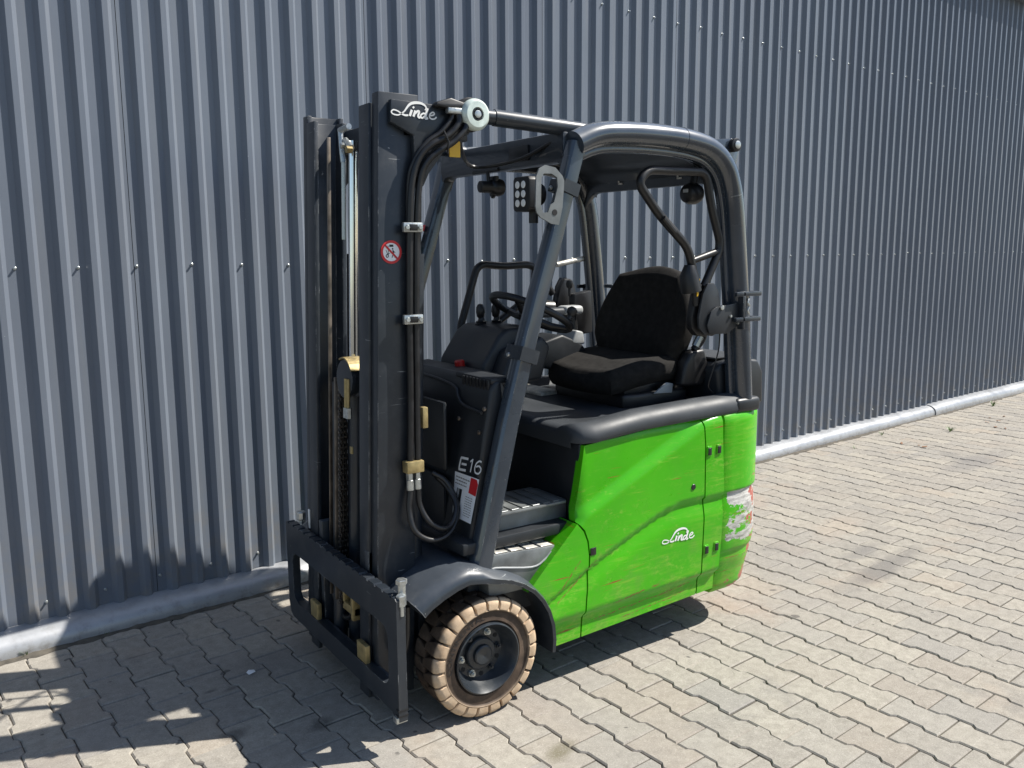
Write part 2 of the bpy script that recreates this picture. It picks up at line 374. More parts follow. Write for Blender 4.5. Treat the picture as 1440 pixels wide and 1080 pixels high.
def ribbon(bm, pts, w, off, place, thick=.0012):
    """flat brush stroke through 2d pts; place(x, y, d) -> 3d point, d = outward offset"""
    P = [Vector((x, y, 0)) for x, y in pts]
    if len(P) > 2: P = smooth_path(P, 5)
    n = len(P); L = []
    for i, p in enumerate(P):
        t = (P[min(i + 1, n - 1)] - P[max(i - 1, 0)]).normalized(); q = Vector((-t.y, t.x, 0))
        ww = w(i / (n - 1)) if callable(w) else w
        L.append((p + q * ww / 2, p - q * ww / 2))
    a = [bm.verts.new(place(x.x, x.y, off)) for x, y in L]; b = [bm.verts.new(place(y.x, y.y, off)) for x, y in L]
    for i in range(n - 1): bm.faces.new((a[i], b[i], b[i + 1], a[i + 1]))
def text_mesh(txt, size, place, extrude=0.):
    """outline text -> bmesh, every vertex through place(x, y)"""
    cu = bpy.data.curves.new('t', 'FONT'); cu.body = txt; cu.size = size; cu.align_x = 'CENTER'; cu.resolution_u = 4
    o = bpy.data.objects.new('t', cu); C.objects.link(o)
    dg = bpy.context.evaluated_depsgraph_get(); me = bpy.data.meshes.new_from_object(o.evaluated_get(dg))
    bm = new(); bm.from_mesh(me)
    bmesh.ops.triangulate(bm, faces=bm.faces[:])
    bmesh.ops.subdivide_edges(bm, edges=[e for e in bm.edges if e.calc_length() > size * .4], cuts=1)
    for v in bm.verts: v.co = place(v.co.x, v.co.y)
    bpy.data.objects.remove(o); bpy.data.curves.remove(cu); bpy.data.meshes.remove(me)
    return bm
def outline_grid(bm, pts, step, f, depth):
    """polygon in (x,z), cut into a grid, pushed to y=f(x,z), with a rim going `depth` inwards (+y)"""
    face = bm.faces.new([bm.verts.new((x, 0, z)) for x, z in pts])
    xs = [p[0] for p in pts]; zs = [p[1] for p in pts]
    def cut(co, no):
        g = bm.verts[:] + bm.edges[:] + bm.faces[:]; bmesh.ops.bisect_plane(bm, geom=g, plane_co=co, plane_no=no, dist=1e-5)
    x = min(xs) + step
    while x < max(xs) - step * .3: cut((x, 0, 0), (1, 0, 0)); x += step
    z = min(zs) + step
    while z < max(zs) - step * .3: cut((0, 0, z), (0, 0, 1)); z += step
    for v in bm.verts: v.co.y = f(v.co.x, v.co.z)
    edges = [e for e in bm.edges if e.is_boundary]
    r = bmesh.ops.extrude_edge_only(bm, edges=edges)
    for v in [g for g in r['geom'] if isinstance(g, bmesh.types.BMVert)]: v.co.y += depth
# ------------------------------------------------------------------ wall frame
WR = math.atan2(.0797, .99682)
W0 = Vector((-1.7534, .9728, 0))
def wall_pt(x, y, z=0.):     # x along the wall, y away from the yard
    c, s = math.cos(WR), math.sin(WR)
    return Vector((W0.x + c * x - s * y, W0.y + s * x + c * y, z))
# ------------------------------------------------------------------ ground
bm = new()
for s in ((-60, -60), (60, -60), (60, 60), (-60, 60)): pass
vs = [bm.verts.new((x, y, -.007)) for x, y in ((-70, -70), (70, -70), (70, 70), (-70, 70))]; bm.faces.new(vs)
ground = obj('ground', bm, 'sand', smooth=0); ground['kind'] = 'structure'
ground['label'] = 'yard paved with grey concrete interlocking stones'
# dog-bone pavers
PL, PW, WAIST, J = .2035, .1520, .1215, .0040       # length, wide end, waist, joint
def paver_outline():
    hl, w, n = PL / 2 - J / 2, PW / 2 - J / 2, WAIST / 2 - J / 2
    a, b = .0592, .0425                                # where the diagonal starts and ends, from the middle
    q = [(w, hl), (w, a), (n, b), (n, -b), (w, -a), (w, -hl)]
    return q + [(-x, y) for x, y in q[::-1]]
def paver_geo(bm, place, tone=None, layer=None, th=.035):
    o = paver_outline(); n = len(o); ch = .0048
    def inset(k): return [(x - math.copysign(k, x), y - (math.copysign(k, y) if abs(y) > .09 else 0)) for x, y in o]
    t = [bm.verts.new(place(x, y, 0)) for x, y in inset(ch)]; m = [bm.verts.new(place(x, y, -ch * .9)) for x, y in o]; b = [bm.verts.new(place(x, y, -th)) for x, y in o]
    fs = [bm.faces.new(t[::-1])]
    for i in range(n):
        j = (i + 1) % n; fs.append(bm.faces.new((t[i], t[j], m[j], m[i]))); fs.append(bm.faces.new((m[i], m[j], b[j], b[i])))
    if layer is not None:
        for f in fs:
            for l in f.loops: l[layer] = (tone, tone, tone, 1)
bm = new(); paver_geo(bm, lambda x, y, z: Vector((x, y, z)))
pv_me_o = obj('paver', bm, 'paver', smooth=0); pv_me = pv_me_o.data; bpy.data.objects.remove(pv_me_o)
PITCH = (PW + WAIST) / 2
# one joint of the photograph fixes the phase of the pattern
cc, ss = math.cos(WR), math.sin(WR)
_px, _py = .4625 - W0.x, -.7635 - W0.y
PHX, PHY = cc * _px + ss * _py, -ss * _px + cc * _py
cells = []
camp = Vector((-1.4539, -2.7735, 1.5641))
for i in range(-30, 120):
    for j in range(-32, 30):
        x = PHX + i * PITCH; y = PHY + (j + .5) * PL + (PL / 2 if i % 2 else 0)
        if y > -.012 or y < -5.6 or x < -2.8 or x > 13.5: continue
        p = wall_pt(x, y); d = p - camp; dep = d.dot(_f)
        if dep > .6: sx = 720 + 1208 * d.dot(_r) / dep; sy = 540 - 1208 * d.dot(_u) / dep
        else: sx = sy = 9999
        vis = -40 < sx < 1480 and sy < 1120
        if not vis and (dep > .6 and (sx < -900 or sx > 2000)): continue
        hidden = (.05 < p.x < 1.35 and -.42 < p.y < .40)
        cells.append((dep if vis and not hidden else 99 + dep, x, y))
cells.sort()
rng = random.Random(3)
bmf = new(); lay = bmf.loops.layers.color.new('tone')
for k, (d, x, y) in enumerate(cells):
    dz = rng.gauss(0, .0011); tx, ty = rng.gauss(0, .0055), rng.gauss(0, .0055); rz = WR + rng.gauss(0, .006); fl = math.pi if rng.random() < .5 else 0
    p = wall_pt(x + rng.gauss(0, .0005), y + rng.gauss(0, .0006))
    mtx = Matrix.Translation((p.x, p.y, dz)) @ Matrix.Rotation(rz + fl, 4, 'Z') @ Matrix.Rotation(tx, 4, 'X') @ Matrix.Rotation(ty, 4, 'Y')
    if k < 295:
        o = bpy.data.objects.new('paver', pv_me); C.objects.link(o); o.matrix_world = mtx; o.parent = ground
    else: paver_geo(bmf, lambda a, b, c: mtx @ Vector((a, b, c)), rng.random(), lay)
fo = obj('paver_field', bmf, 'paver_far', ground, smooth=0); fo['kind'] = 'stuff'
# ------------------------------------------------------------------ clad wall
wall = empty('metal_clad_wall', loc=W0, rotz=WR)
tag(wall, 'anthracite trapezoidal sheet metal wall with rows of screws behind the forklift', 'wall')
RP = .22262 / 2
X0 = .6000
def sheet(n0, n1):
    bm = new(); prof = []
    xa, xb = X0 + (n0 - .055) * .22262 + .0013, X0 + (n1 - .055) * .22262 - .0013
    v, s, c, hgt = .0535 / 2, .0182, .0214, .0212
    k = math.floor((xa - X0) / RP) - 1; pts = []
    while X0 + k * RP < xb + RP:
        b = X0 + k * RP
        pts += [(b - v, 0), (b + v, 0), (b + v + s, -hgt), (b + v + s + c, -hgt)]; k += 1
    def yat(x):
        for (x0, y0), (x1, y1) in zip(pts, pts[1:]):
            if x0 <= x <= x1: return y0 + (y1 - y0) * (x - x0) / max(1e-9, x1 - x0)
        return 0
    prof = [(xa, yat(xa))] + [p for p in pts if xa < p[0] < xb] + [(xb, yat(xb))]
    nz = 9; zs = [.083 + (3.93 - .083) * i / nz for i in range(nz + 1)]
    rows = [[bm.verts.new((x, y, z)) for x, y in prof] for z in zs]
    rows2 = [[bm.verts.new((x, y + .0025, z)) for x, y in prof] for z in (zs[0],)]
    for a, b in zip(rows, rows[1:]):
        for i in range(len(prof) - 1): bm.faces.new((a[i], a[i + 1], b[i + 1], b[i]))
    for i in range(len(prof) - 1): bm.faces.new((rows2[0][i], rows2[0][i + 1], rows[0][i + 1], rows[0][i]))
    return obj('cladding_sheet', bm, 'wall', wall, smooth=10)
seams = [-8, -3, 2, 7, 12, 17, 22, 26, 31, 36, 41, 46, 51, 56, 61, 66]
for a, b in zip(seams, seams[1:]): sheet(a, b)
bm = new(); box(bm, -1.4, 15.6, .012, .20, -.01, 3.96); obj('wall_core', bm, 'backing', wall, smooth=0)
# screws: shared mesh, washer + hex head
bm = new(); lathe(bm, [(0, .0066), (-.002, .0064), (-.003, .005)], axis='y', n=12); tube(bm, [(0, -.003, 0), (0, -.0105, 0), (0, -.0115, 0)], [.0042, .0042, .0034], 6)
so_ = obj('screw', bm, 'zinc', wall); sme = so_.data; first = True
for n in range(-3, 52):
    for z in (1.504, 2.9624, .1636):
        if z < .2 and n in (3, 6, 9): pass
        o = so_ if first else bpy.data.objects.new('screw', sme)
        if not first: C.objects.link(o); o.parent = wall
        first = False
        o.location = (X0 + n * .22262 + random.gauss(0, .002), -.0004, z + random.gauss(0, .003)); o.rotation_euler.y = random.random() * 6
# skirting along the foot of the wall, in lengths
prof = [(-.002, .094), (-.024, .091), (-.046, .086), (-.062, .080), (-.072, .074), (-.086, .064), (-.096, .050), (-.1015, .034), (-.1025, .018), (-.099, -.02), (-.002, -.02)]
for a, b, dy, dz in ((-1.4, 2.96, 0, 0), (2.963, 8.02, .002, -.002), (8.03, 12.0, -.006, .004), (12.003, 15.6, 0, 0)):
    bm = new(); n = max(2, int((b - a) / .25)); rings = []
    for i in range(n + 1):
        x = a + (b - a) * i / n; w = .0022 * math.sin(x * 3.1) + .0015 * math.sin(x * 7.7)
        rings.append([bm.verts.new((x, y + dy + w, z + dz + w * .7)) for y, z in prof])
    for r0, r1 in zip(rings, rings[1:]):
        for j in range(len(prof) - 1): bm.faces.new((r0[j], r0[j + 1], r1[j + 1], r1[j]))
    bm.faces.new(rings[0]); bm.faces.new(rings[-1][::-1])
    obj('skirting', bm, 'skirt', wall, smooth=40)
bm = new(); box(bm, -1.4, 15.6, -.125, .25, 3.905, 4.05, .006); obj('roof_edge_trim', bm, 'wall', wall)
# ================================================================== forklift (front axle at x=0, mast towards -x, camera side = -y)
FL = empty('forklift')
tag(FL, 'lime green and graphite electric forklift without forks parked before the metal wall', 'forklift')
def st(t): t = max(0., min(1., t)); return t * t * (3 - 2 * t)
# ---- side shape of the green body: y as a function of x, z
CRX = [(.15, .30), (.30, .365), (.45, .437), (.618, .506), (.797, .575), (.90, .592), (1.03, .590), (1.6, .590)]
def interp(tab, x):
    if x <= tab[0][0]: return tab[0][1]
    for (a, b), (c, d) in zip(tab, tab[1:]):
        if x <= c: return b + (d - b) * st((x - a) / (c - a)) if False else b + (d - b) * (x - a) / (c - a)
    return tab[-1][1]
def side_in(x, z):
    d = 0.
    # soft diagonal fold, upper front part lies deeper
    lx, lz = .671, .294; L = math.hypot(lx, lz); s = ((x - .379) * -lz + (z - .606) * lx) / L      # + = above the fold
    zc = sum(interp(CRX, x + k * .022) * w for k, w in zip(range(-4, 5), (1, 2, 3, 4, 5, 4, 3, 2, 1))) / 25
    d += .020 * st((s + .012) / .05)
    # crease: short undercut, then swelling out again
    q = zc - z
    if q > 0: d += .012 * st(q / .007) * (1 - st((q - .007) / .085))
    # sill band tucked in
    d += .022 * st((.268 + .02 * (x - .45) - z) / .030)
    # rounded upper edge
    t = z - .872 - .012 * (x - .42) / .7
    if t > 0: d += .02 * (t / .035) ** 2
    return d
def side_y(x, z): return -.492 + side_in(x, z) + (.02 * ((.43 - x) / .05) ** 2 if (x < .43 and z > .60) else 0)
ztop = lambda x: .880 + .028 * st((x - .42) / .6) + .006 * (x - .42)
bot = lambda x: .163 + .037 * (x - .415)
body = empty('body', FL)
# battery door
g = .0035
pts = [(.424, .876)] + [(x, ztop(x)) for x in (.5, .6, .7, .8, .9)] + [(1.005 - g, ztop(1.0)), (1.018 - g, .80), (1.022 - g, .60), (1.021 - g, .50), (1.012 - g, .20), (1.008 - g, bot(1.0)),
       (.415 + g, bot(.415)), (.424 + g, .317), (.434 + g, .40), (.436 + g, .476), (.428 + g, .53), (.411 + g, .573), (.384, .606), (.392, .65), (.400, .70), (.413, .795)]
bm = new(); outline_grid(bm, pts, .0135, side_y, .035)
door = obj('battery_door', bm, 'green', body, smooth=50)
# hinge panel behind the door
pts = [(1.005 + g, ztop(1.0)), (1.113 - g, ztop(1.1)), (1.136 - g, .60), (1.128 - g, .40), (1.108 - g, bot(1.1)), (1.008 + g, bot(1.0)), (1.012 + g, .20), (1.021 + g, .50), (1.022 + g, .60), (1.018 + g, .80)]
bm = new(); outline_grid(bm, pts, .0135, side_y, .035)
hp = obj('hinge_panel', bm, 'green', body, smooth=50)
# green panel behind the front wheel (arch edge follows the fender)
arch = [(math.sin(R(a)) * .268, .2075 + math.cos(R(a)) * .268) for a in (40, 48, 56, 64, 72, 80, 88, 96)]
pts = [(.165, .400), (.27, .502), (.379, .603), (.411 - g, .570), (.428 - g, .53), (.436 - g, .476), (.434 - g, .40), (.424 - g, .317), (.415 - g, bot(.415)), (.272, .158)] + arch[::-1]
bm = new(); outline_grid(bm, pts, .0135, lambda x, z: side_y(x, z) if z < .6 else -.492 + side_in(x, z), .10)
fp = obj('wheel_side_panel', bm, 'green', body, smooth=50)
# far side: the same three panels mirrored
for o_ in (door, hp, fp):
    me = o_.data.copy(); o2 = bpy.data.objects.new(o_.name.split('.')[0], me); C.objects.link(o2); o2.parent = body
    for v in me.vertices: v.co.y = -v.co.y
    me.flip_normals()
# counterweight: plan path round the back
def cw_mesh():
    bm = new(); r = .25; cx = 1.225; W2 = .492
    plan = [(1.122, -W2 + .03), (1.128, -W2 + .004), (1.140, -W2), (1.18, -W2)]
    for i in range(13): a = R(90 * i / 12); plan.append((cx + r * math.sin(a), -W2 + r - r * math.cos(a)))
    for y in (-.15, -.05): plan.append((cx + r + .008, y))
    plan += [(x, -y) for x, y in plan[::-1]]
    zs = [.150, .157, .17, .19, .21, .235, .26, .285, .305, .322, .327, .332, .336, .35, .37, .40, .44, .48, .52, .55, .57, .580, .586, .592, .60, .62, .66, .70, .75, .80, .84, .87, .89, .902, .911, .916]
    rows = []
    for z in zs:
        row = []
        for x, y in plan:
            d = .0
            zc = .590; q = zc - z
            if q > 0: d += .009 * st(q / .006) * (1 - st((q - .006) / .09))
            d += .040 * st((.40 - z) / .25) + .02 * st((.175 - z) / .03)
            if .320 < z < .335: d += .006
            if z > .885: d += .018 * ((z - .885) / .03) ** 2
            c = Vector((1.1, 0, 0)); k = Vector((x, y, 0)) - c; 
            n = Vector((0 if abs(y) > W2 - r and x < cx else (x - cx), y - math.copysign(W2 - r, y) if abs(y) > W2 - r else 0, 0))
            if n.length < 1e-6: n = Vector((1, 0, 0))
            n.normalize(); p = Vector((x, y, z)) - n * d; 
            row.append(bm.verts.new(p))
        rows.append(row)
    for a, b in zip(rows, rows[1:]):
        for i in range(len(plan) - 1): bm.faces.new((a[i], a[i + 1], b[i + 1], b[i]))
    bm.faces.new(rows[0]); bm.faces.new(rows[-1][::-1])
    return bm
obj('counterweight', cw_mesh(), 'green', body, smooth=50)['label'] = 'rounded green counterweight with knocked off paint on the corner'
# dark inner chassis that fills the gaps
bm = new(); box(bm, .425, 1.21, -.44, .44, .21, .90, .01); box(bm, .26, .44, -.40, .40, .22, .50, .01); obj('chassis', bm, 'void', body)
bm = new(); box(bm, -.16, .32, -.30, .30, .12, .52, .02); box(bm, -.02, .30, -.40, .40, .30, .50, .01); obj('front_frame', bm, 'frame', body)
# latches of the door
for i, (x, z, s) in enumerate(((1.038, .775, 1), (1.092, .776, .9), (1.037, .372, 1), (1.094, .374, .9))):
    bm = new(); y = side_y(x, z); box(bm, x - .0125, x + .0125, y - .004, y + .01, z - .021, z + .021, .003)
    o = obj('latch_frame', bm, 'green', body)
    bm = new(); box(bm, x - .0095, x + .0095, y - .0065, y, z - .015, z + .015, .002); obj('latch', bm, 'black', body)
for x, z, r in ((.956, .644, .012), (.452, .488, .012)):
    bm = new(); y = side_y(x, z)
    if r == .012 and x > .9: cyl(bm, (x, y + .01, z), (x, y - .003, z), r, 18, .002)
    else: box(bm, x - .013, x + .013, y - .003, y + .01, z - .014, z + .014, .002)
    obj('lock', bm, 'black', body)
# hood along the top edge of the battery box
def hood_mesh():
    bm = new(); rows = []
    for x, k in ((.398, .03), (.402, .015), (.410, .006), (.425, 0), (.47, 0), (.55, 0), (.7, 0), (.85, 0), (1.0, 0), (1.12, 0), (1.24, 0)):
        rise = .018 * st((x - .42) / .3) + .022 * (x - .42)
        w = .488 - k * .9
        front = max(0, (.47 - x) / .07); w -= .035 * front ** 2
        sec = [(w - .006, .882 + (0 if x < .42 else rise * .8)), (w, .892 + rise * .9), (w - .004, .915 + rise), (w - .022, .936 + rise - k), (w - .055, .948 + rise - k), (w - .085, .944 + rise - k), (w - .105, .932 + rise * .3 - k)]
        row = [(-y, z) for y, z in sec] + [(y, z) for y, z in sec[::-1]]
        rows.append([bm.verts.new((x, y, z)) for y, z in row])
    for a, b in zip(rows, rows[1:]):
        for i in range(len(a) - 1): bm.faces.new((a[i], a[i + 1], b[i + 1], b[i]))
    n = len(rows[0]); r0 = rows[0]
    lo = [bm.verts.new((v.co.x + .005, v.co.y, .86)) for v in r0]
    for i in range(n - 1): bm.faces.new((lo[i], lo[i + 1], r0[i + 1], r0[i]))
    return bm
obj('hood', hood_mesh(), 'cover', body, smooth=40)
# rear cover behind the seat and pads under the rear pillars
bm = new(); poly_prism(bm, [(1.19, .93), (1.17, 1.075), (1.19, 1.10), (1.30, 1.115), (1.42, 1.10), (1.455, 1.05), (1.46, .91)], 'y', -.40, .40, .014, 3); obj('rear_cover', bm, 'plastic', body)
bm = new(); box(bm, 1.20, 1.40, -.36, .30, 1.112, 1.120, .003); box(bm, 1.26, 1.31, -.2, -.1, 1.118, 1.128, .003); obj('rear_cover_lid', bm, 'cover', body)
for s in (-1, 1):
    bm = new(); box(bm, 1.195, 1.34, *sorted((s * .40, s * .490)), .905, .965, .018, 3); obj('pillar_foot', bm, 'plastic', body)
# seat box front, floor, steps
bm = new(); box(bm, .416, .44, -.452, .452, .55, .88, .006); obj('seat_box_front', bm, 'plastic', body)
for y, z in ((-.36, .815), (-.36, .79), (-.36, .765), (-.30, .80)):
    pass
bm = new(); box(bm, -.06, .40, -.44, .44, .56, .60, .006); obj('floor_plate', bm, 'plastic', body)
bm = new(); box(bm, .105, .385, -.42, -.20, .663, .672, .002)
for i in range(6): box(bm, .11 + i * .045, .14 + i * .045, -.41, -.22, .672, .676, .001, 1)
obj('upper_step', bm, 'alu', body)
bm = new(); poly_prism(bm, [(.04, .50), (.385, .50), (.415, .56), (.415, .665), (.11, .665), (.06, .60)], 'y', -.385, -.20, .008); obj('step_riser', bm, 'alu', body)
bm = new(); poly_prism(bm, [(.025, .405), (.21, .40), (.335, .515), (.31, .532), (.04, .552), (.018, .52)], 'y', -.462, -.25, .006); ls = obj('lower_step', bm, 'alu', body)
bm = new()
pl = lambda x: .5535 - .0745 * (x - .04)
for i in range(4):
    for j in range(4):
        a = .055 + i * .063; y0 = -.458 + j * .050
        vsx = box(bm, a, a + .050, y0, y0 + .040, 0, .004, .0015, 1)
for v in bm.verts: v.co.z += pl(v.co.x) - .001
obj('step_tread', bm, 'tread_steel', body)
bm = new(); path = [(.045, .49), (.05, .505), (.20, .475), (.255, .49), (.285, .515)]
sweep(bm, smooth_path([(x, -.463, z) for x, z in path], 4), circ(.0035, 8)); obj('step_moulding', bm, 'grey', body)
# fender over the front wheels
def fender(s):
    bm = new(); prof = []
    for a in (100, 90, 78, 66, 54, 42, 30, 18, 6): prof.append((math.sin(R(a)) * .262, .2075 + math.cos(R(a)) * .262))
    prof += [(-.03, .482), (-.075, .490), (-.12, .480), (-.17, .462), (-.215, .440), (-.243, .420)]
    y_out, y_in = -.508, -.26; rows = []
    for i, (x, z) in enumerate(prof):
        t = Vector(prof[min(i + 1, len(prof) - 1)]) - Vector(prof[max(i - 1, 0)]); t.normalize(); n = Vector((t.y, -t.x))
        if n.y < 0 and x < .2: n = -n
        if x >= .2 and n.x < 0: n = -n
        k = 1. if x < .0 else max(.25, 1 - x / .25)
        lift = .022 * st((.12 - x) / .2)
        inner = lift + .004
        o = lambda d, y: bm.verts.new((x + n.x * d, y, z + n.y * d))
        rows.append([o(-.002, y_out + .014), o(0, y_out), o(.012 + lift * .5, y_out - .002), o(.020 + lift, y_out + .014), o(.024 + lift + .01 * k, y_out + .05), o(.022 + inner, y_in), o(.0, y_in)])
    for a, b in zip(rows, rows[1:]):
        for i in range(len(a)): j = (i + 1) % len(a); bm.faces.new((a[i], a[j], b[j], b[i]))
    bm.faces.new(rows[0]); bm.faces.new(rows[-1][::-1])
    if s > 0:
        for v in bm.verts: v.co.y = -v.co.y
    return obj('fender', bm, 'frame', body, smooth=50)
fender(-1); fender(1)
# ------------------------------------------------------------------ wheels
def tyre_mesh(Rr, w, nl, rim_r):
    bm = new(); h = w / 2
    prof = [(-h + .030, rim_r - .004), (-h + .012, rim_r), (-h + .004, rim_r + .007), (-h + .006, rim_r + .020), (-h + .006, Rr - .046), (-h + .002, Rr - .043), (-h - .001, Rr - .040), (-h + .002, Rr - .036), (-h + .012, Rr - .026), (-h + .03, Rr - .020)]
    prof = prof + [(-a, r) for a, r in prof[::-1]]
    lathe(bm, prof, n=72)
    bmesh.ops.delete(bm, geom=[f for f in bm.faces if len(f.verts) > 4], context='FACES_ONLY')
    for s in (-1, 1):
        for i in range(nl):
            a0 = 2 * math.pi * (i + (.5 if s > 0 else 0)) / nl; da = 2 * math.pi / nl * .452
            secs = []
            # lug runs from the shoulder to the middle, narrowing and sweeping
            for y, rr, rb, wk, off in ((-h - .002, Rr - .017, Rr - .038, .84, 0), (-h + .003, Rr - .008, Rr - .036, .93, 0), (-h + .012, Rr - .001, Rr - .03, 1., 0), (-h * .55, Rr, Rr - .03, .96, .05), (-h * .2, Rr, Rr - .03, .74, .22), (.006, Rr - .001, Rr - .03, .52, .40)):
                q = []
                for t, r_ in ((-1, rb), (-1, rr - .003), (-.86, rr), (0, rr + .0004), (.86, rr), (1, rr - .003), (1, rb)):
                    a = a0 + da * wk * t + off * da
                    q.append(bm.verts.new((r_ * math.cos(a), y * (-s), r_ * math.sin(a))))
                secs.append(q)
            for p, q in zip(secs, secs[1:]):
                for k in range(6): bm.faces.new((p[k], p[k + 1], q[k + 1], q[k]))
            bm.faces.new(secs[0]); bm.faces.new(secs[-1][::-1])
    return bm
WH = {}
def wheel(loc, Rr, w, nl, rim_r, side, name):
    wl = empty(name, FL, loc)
    if side > 0: wl.rotation_euler.z = math.pi
    wl.rotation_euler.y = R(7) if side < 0 else R(20)
    h = w / 2
    obj('tyre', tyre_mesh(Rr, w, nl, rim_r), 'tyre', wl, smooth=40)
    bm = new(); k = rim_r / .124
    lathe(bm, [(-h + .010, .124 * k), (-h - .002, .1235 * k), (-h - .004, .119 * k), (-h + .004, .114 * k), (-h + .022, .106 * k), (-h + .045, .098 * k), (-h + .058, .088 * k), (-h + .060, .060 * k), (-h + .060, .02), (h - .02, .02), (h - .01, .124 * k)], n=64, closed=True)
    obj('rim', bm, 'rim', wl, smooth=40)
    bm = new(); lathe(bm, [(-h + .062, .058 * k), (-h + .046, .056 * k), (-h + .042, .052 * k), (-h + .040, .036 * k), (-h + .030, .034 * k), (-h + .027, .030 * k), (-h + .027, .004), (-h + .029, .001)], n=40); obj('hub', bm, 'rim', wl)
    for i in range(6):
        a = R(60 * i + 12); c = (.074 * k * math.cos(a), -h + .06, .074 * k * math.sin(a)); bm = new()
        if i % 2 == 0 or True:
            lathe(bm, [(0, .013), (-.004, .0125)], c=c, n=14); tube(bm, [Vector(c), Vector(c) + Vector((0, -.014, 0))], .0095, 6); tube(bm, [Vector(c), Vector(c) + Vector((0, -.020, 0))], .0048, 8)
        obj('wheel_nut', bm, 'zinc' if i in (1, 3, 4) else 'rim', wl)
    for i in range(6):
        a = R(60 * i + 42); bm = new(); cyl(bm, (.079 * k * math.cos(a), -h + .0605, .079 * k * math.sin(a)), (.079 * k * math.cos(a), -h + .0575, .079 * k * math.sin(a)), .0085, 14); obj('vent_hole', bm, 'void', wl)
    # moulded lettering on the side wall
    if side < 0:
        rt = .1385
        def place(x, y):
            a = R(141) - x / (rt + .008); r = rt + y
            return Vector((-math.cos(a) * -1 * r * 1., -h + .0045, math.sin(a) * r))
        bm = text_mesh('CONTINENTAL', .0240, lambda x, y: place(x * 1.45, y)); 
        for v in bm.verts: pass
        o = obj('sidewall_lettering', bm, 'ink', wl, smooth=0); o.rotation_euler.y = R(-7)
    return wl
wheel((0, -.418, .2075), .2075, .150, 24, .124, -1, 'front_wheel')
wheel((0, .418, .2075), .2075, .150, 24, .124, 1, 'front_wheel')
wheel((1.12, -.09, .18), .18, .11, 20, .10, -1, 'rear_wheel')
wheel((1.12, .09, .18), .18, .11, 20, .10, 1, 'rear_wheel')
# ------------------------------------------------------------------ overhead guard
OG = empty('overhead_guard', FL)
def pillar_path():
    return [(.395, 1.935), (.335, 1.75), (.205, 1.40), (.035, .90), (-.035, .70), (-.050, .50)]
rail = [(.398, 1.912), (.47, 1.940), (.55, 1.954), (.70, 1.961), (.85, 1.959), (.95, 1.951), (1.03, 1.935), (1.09, 1.905), (1.135, 1.86), (1.16, 1.81), (1.178, 1.75), (1.195, 1.65), (1.235, 1.33), (1.275, .94)]
for s in (-1, 1):
    bm = new(); y = s * .432
    P = [(.408, 1.915), (.374, 1.80), (.310, 1.60), (.243, 1.40), (.182, 1.20), (.120, .98), (.060, .74), (.002, .50)]
    sec = [(.034, -.030), (.034, .012), (.026, .024), (.010, .030), (-.016, .030), (-.030, .022), (-.034, .008), (-.034, -.022), (-.026, -.030)]
    if s > 0: sec = [(-a, b) for a, b in sec]
    n = len(P); sweep(bm, [(x, y, z) for x, z in P], [(a, -b) for a, b in sec], scales=[1.0, .92, .92, .95, .98, 1.02, 1.06, 1.12])
    bmesh.ops.bevel(bm, geom=[e for e in bm.edges if len(e.link_faces) == 2 and e.calc_face_angle(0) > R(20) and abs((e.verts[0].co - e.verts[1].co).normalized().z) > .8], offset=.004, segments=2, profile=.5, affect='EDGES')
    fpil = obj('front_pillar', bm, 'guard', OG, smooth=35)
    bm = new(); sp = smooth_path([(x, s * .440, z) for x, z in rail], 5)
    # rail section: fat outside tube with a flattened inner flank
    sec = [(math.cos(R(a)) * .047, math.sin(R(a)) * .043) for a in range(0, 360, 18)]
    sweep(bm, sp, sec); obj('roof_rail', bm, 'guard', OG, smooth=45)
    bm = new(); inner = []
    for i, p in enumerate(sp):
        t = (sp[min(i + 1, len(sp) - 1)] - sp[max(i - 1, 0)]).normalized(); q = Vector((t.z, 0, -t.x))
        if q.z > 0 and p.x < 1.0: q = -q
        inner.append(p + (q if q.dot(Vector((.75, 0, 1.3)) - Vector((p.x, 0, p.z))) > 0 else -q) * .049 + Vector((0, -s * .014, 0)))
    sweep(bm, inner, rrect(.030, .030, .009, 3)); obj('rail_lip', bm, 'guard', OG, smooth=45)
    # weld rings
    for i in (22, 49):
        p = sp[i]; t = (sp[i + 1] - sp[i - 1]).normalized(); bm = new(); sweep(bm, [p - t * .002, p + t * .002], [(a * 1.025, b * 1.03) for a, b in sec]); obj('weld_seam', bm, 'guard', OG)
    # clamps round the pillar
    for z0, hh in ((1.765, .040), (1.215, .044)):
        if s > 0: continue
        bm = new(); xc = interp([(-z, x) for x, z in P], -z0)
        k = .96 if z0 > 1.5 else 1.04
        for sg in (0,):
            sweep(bm, [(xc - .30 * hh / 2, y, z0 - hh / 2), (xc + .34 * hh / 2, y, z0 + hh / 2)], [(a * k * 1.13, -b * k * 1.13) for a, b in ([(.034, -.036), (.034, .030), (-.036, .032), (-.036, -.030)])])
        o = obj('pillar_clamp', bm, 'mast', OG)
        bm = new(); hexbolt(bm, (xc - .040, y - .02 + .04, z0), (-1, 0, .3), .008, .008); obj('clamp_bolt', bm, 'zinc', OG)
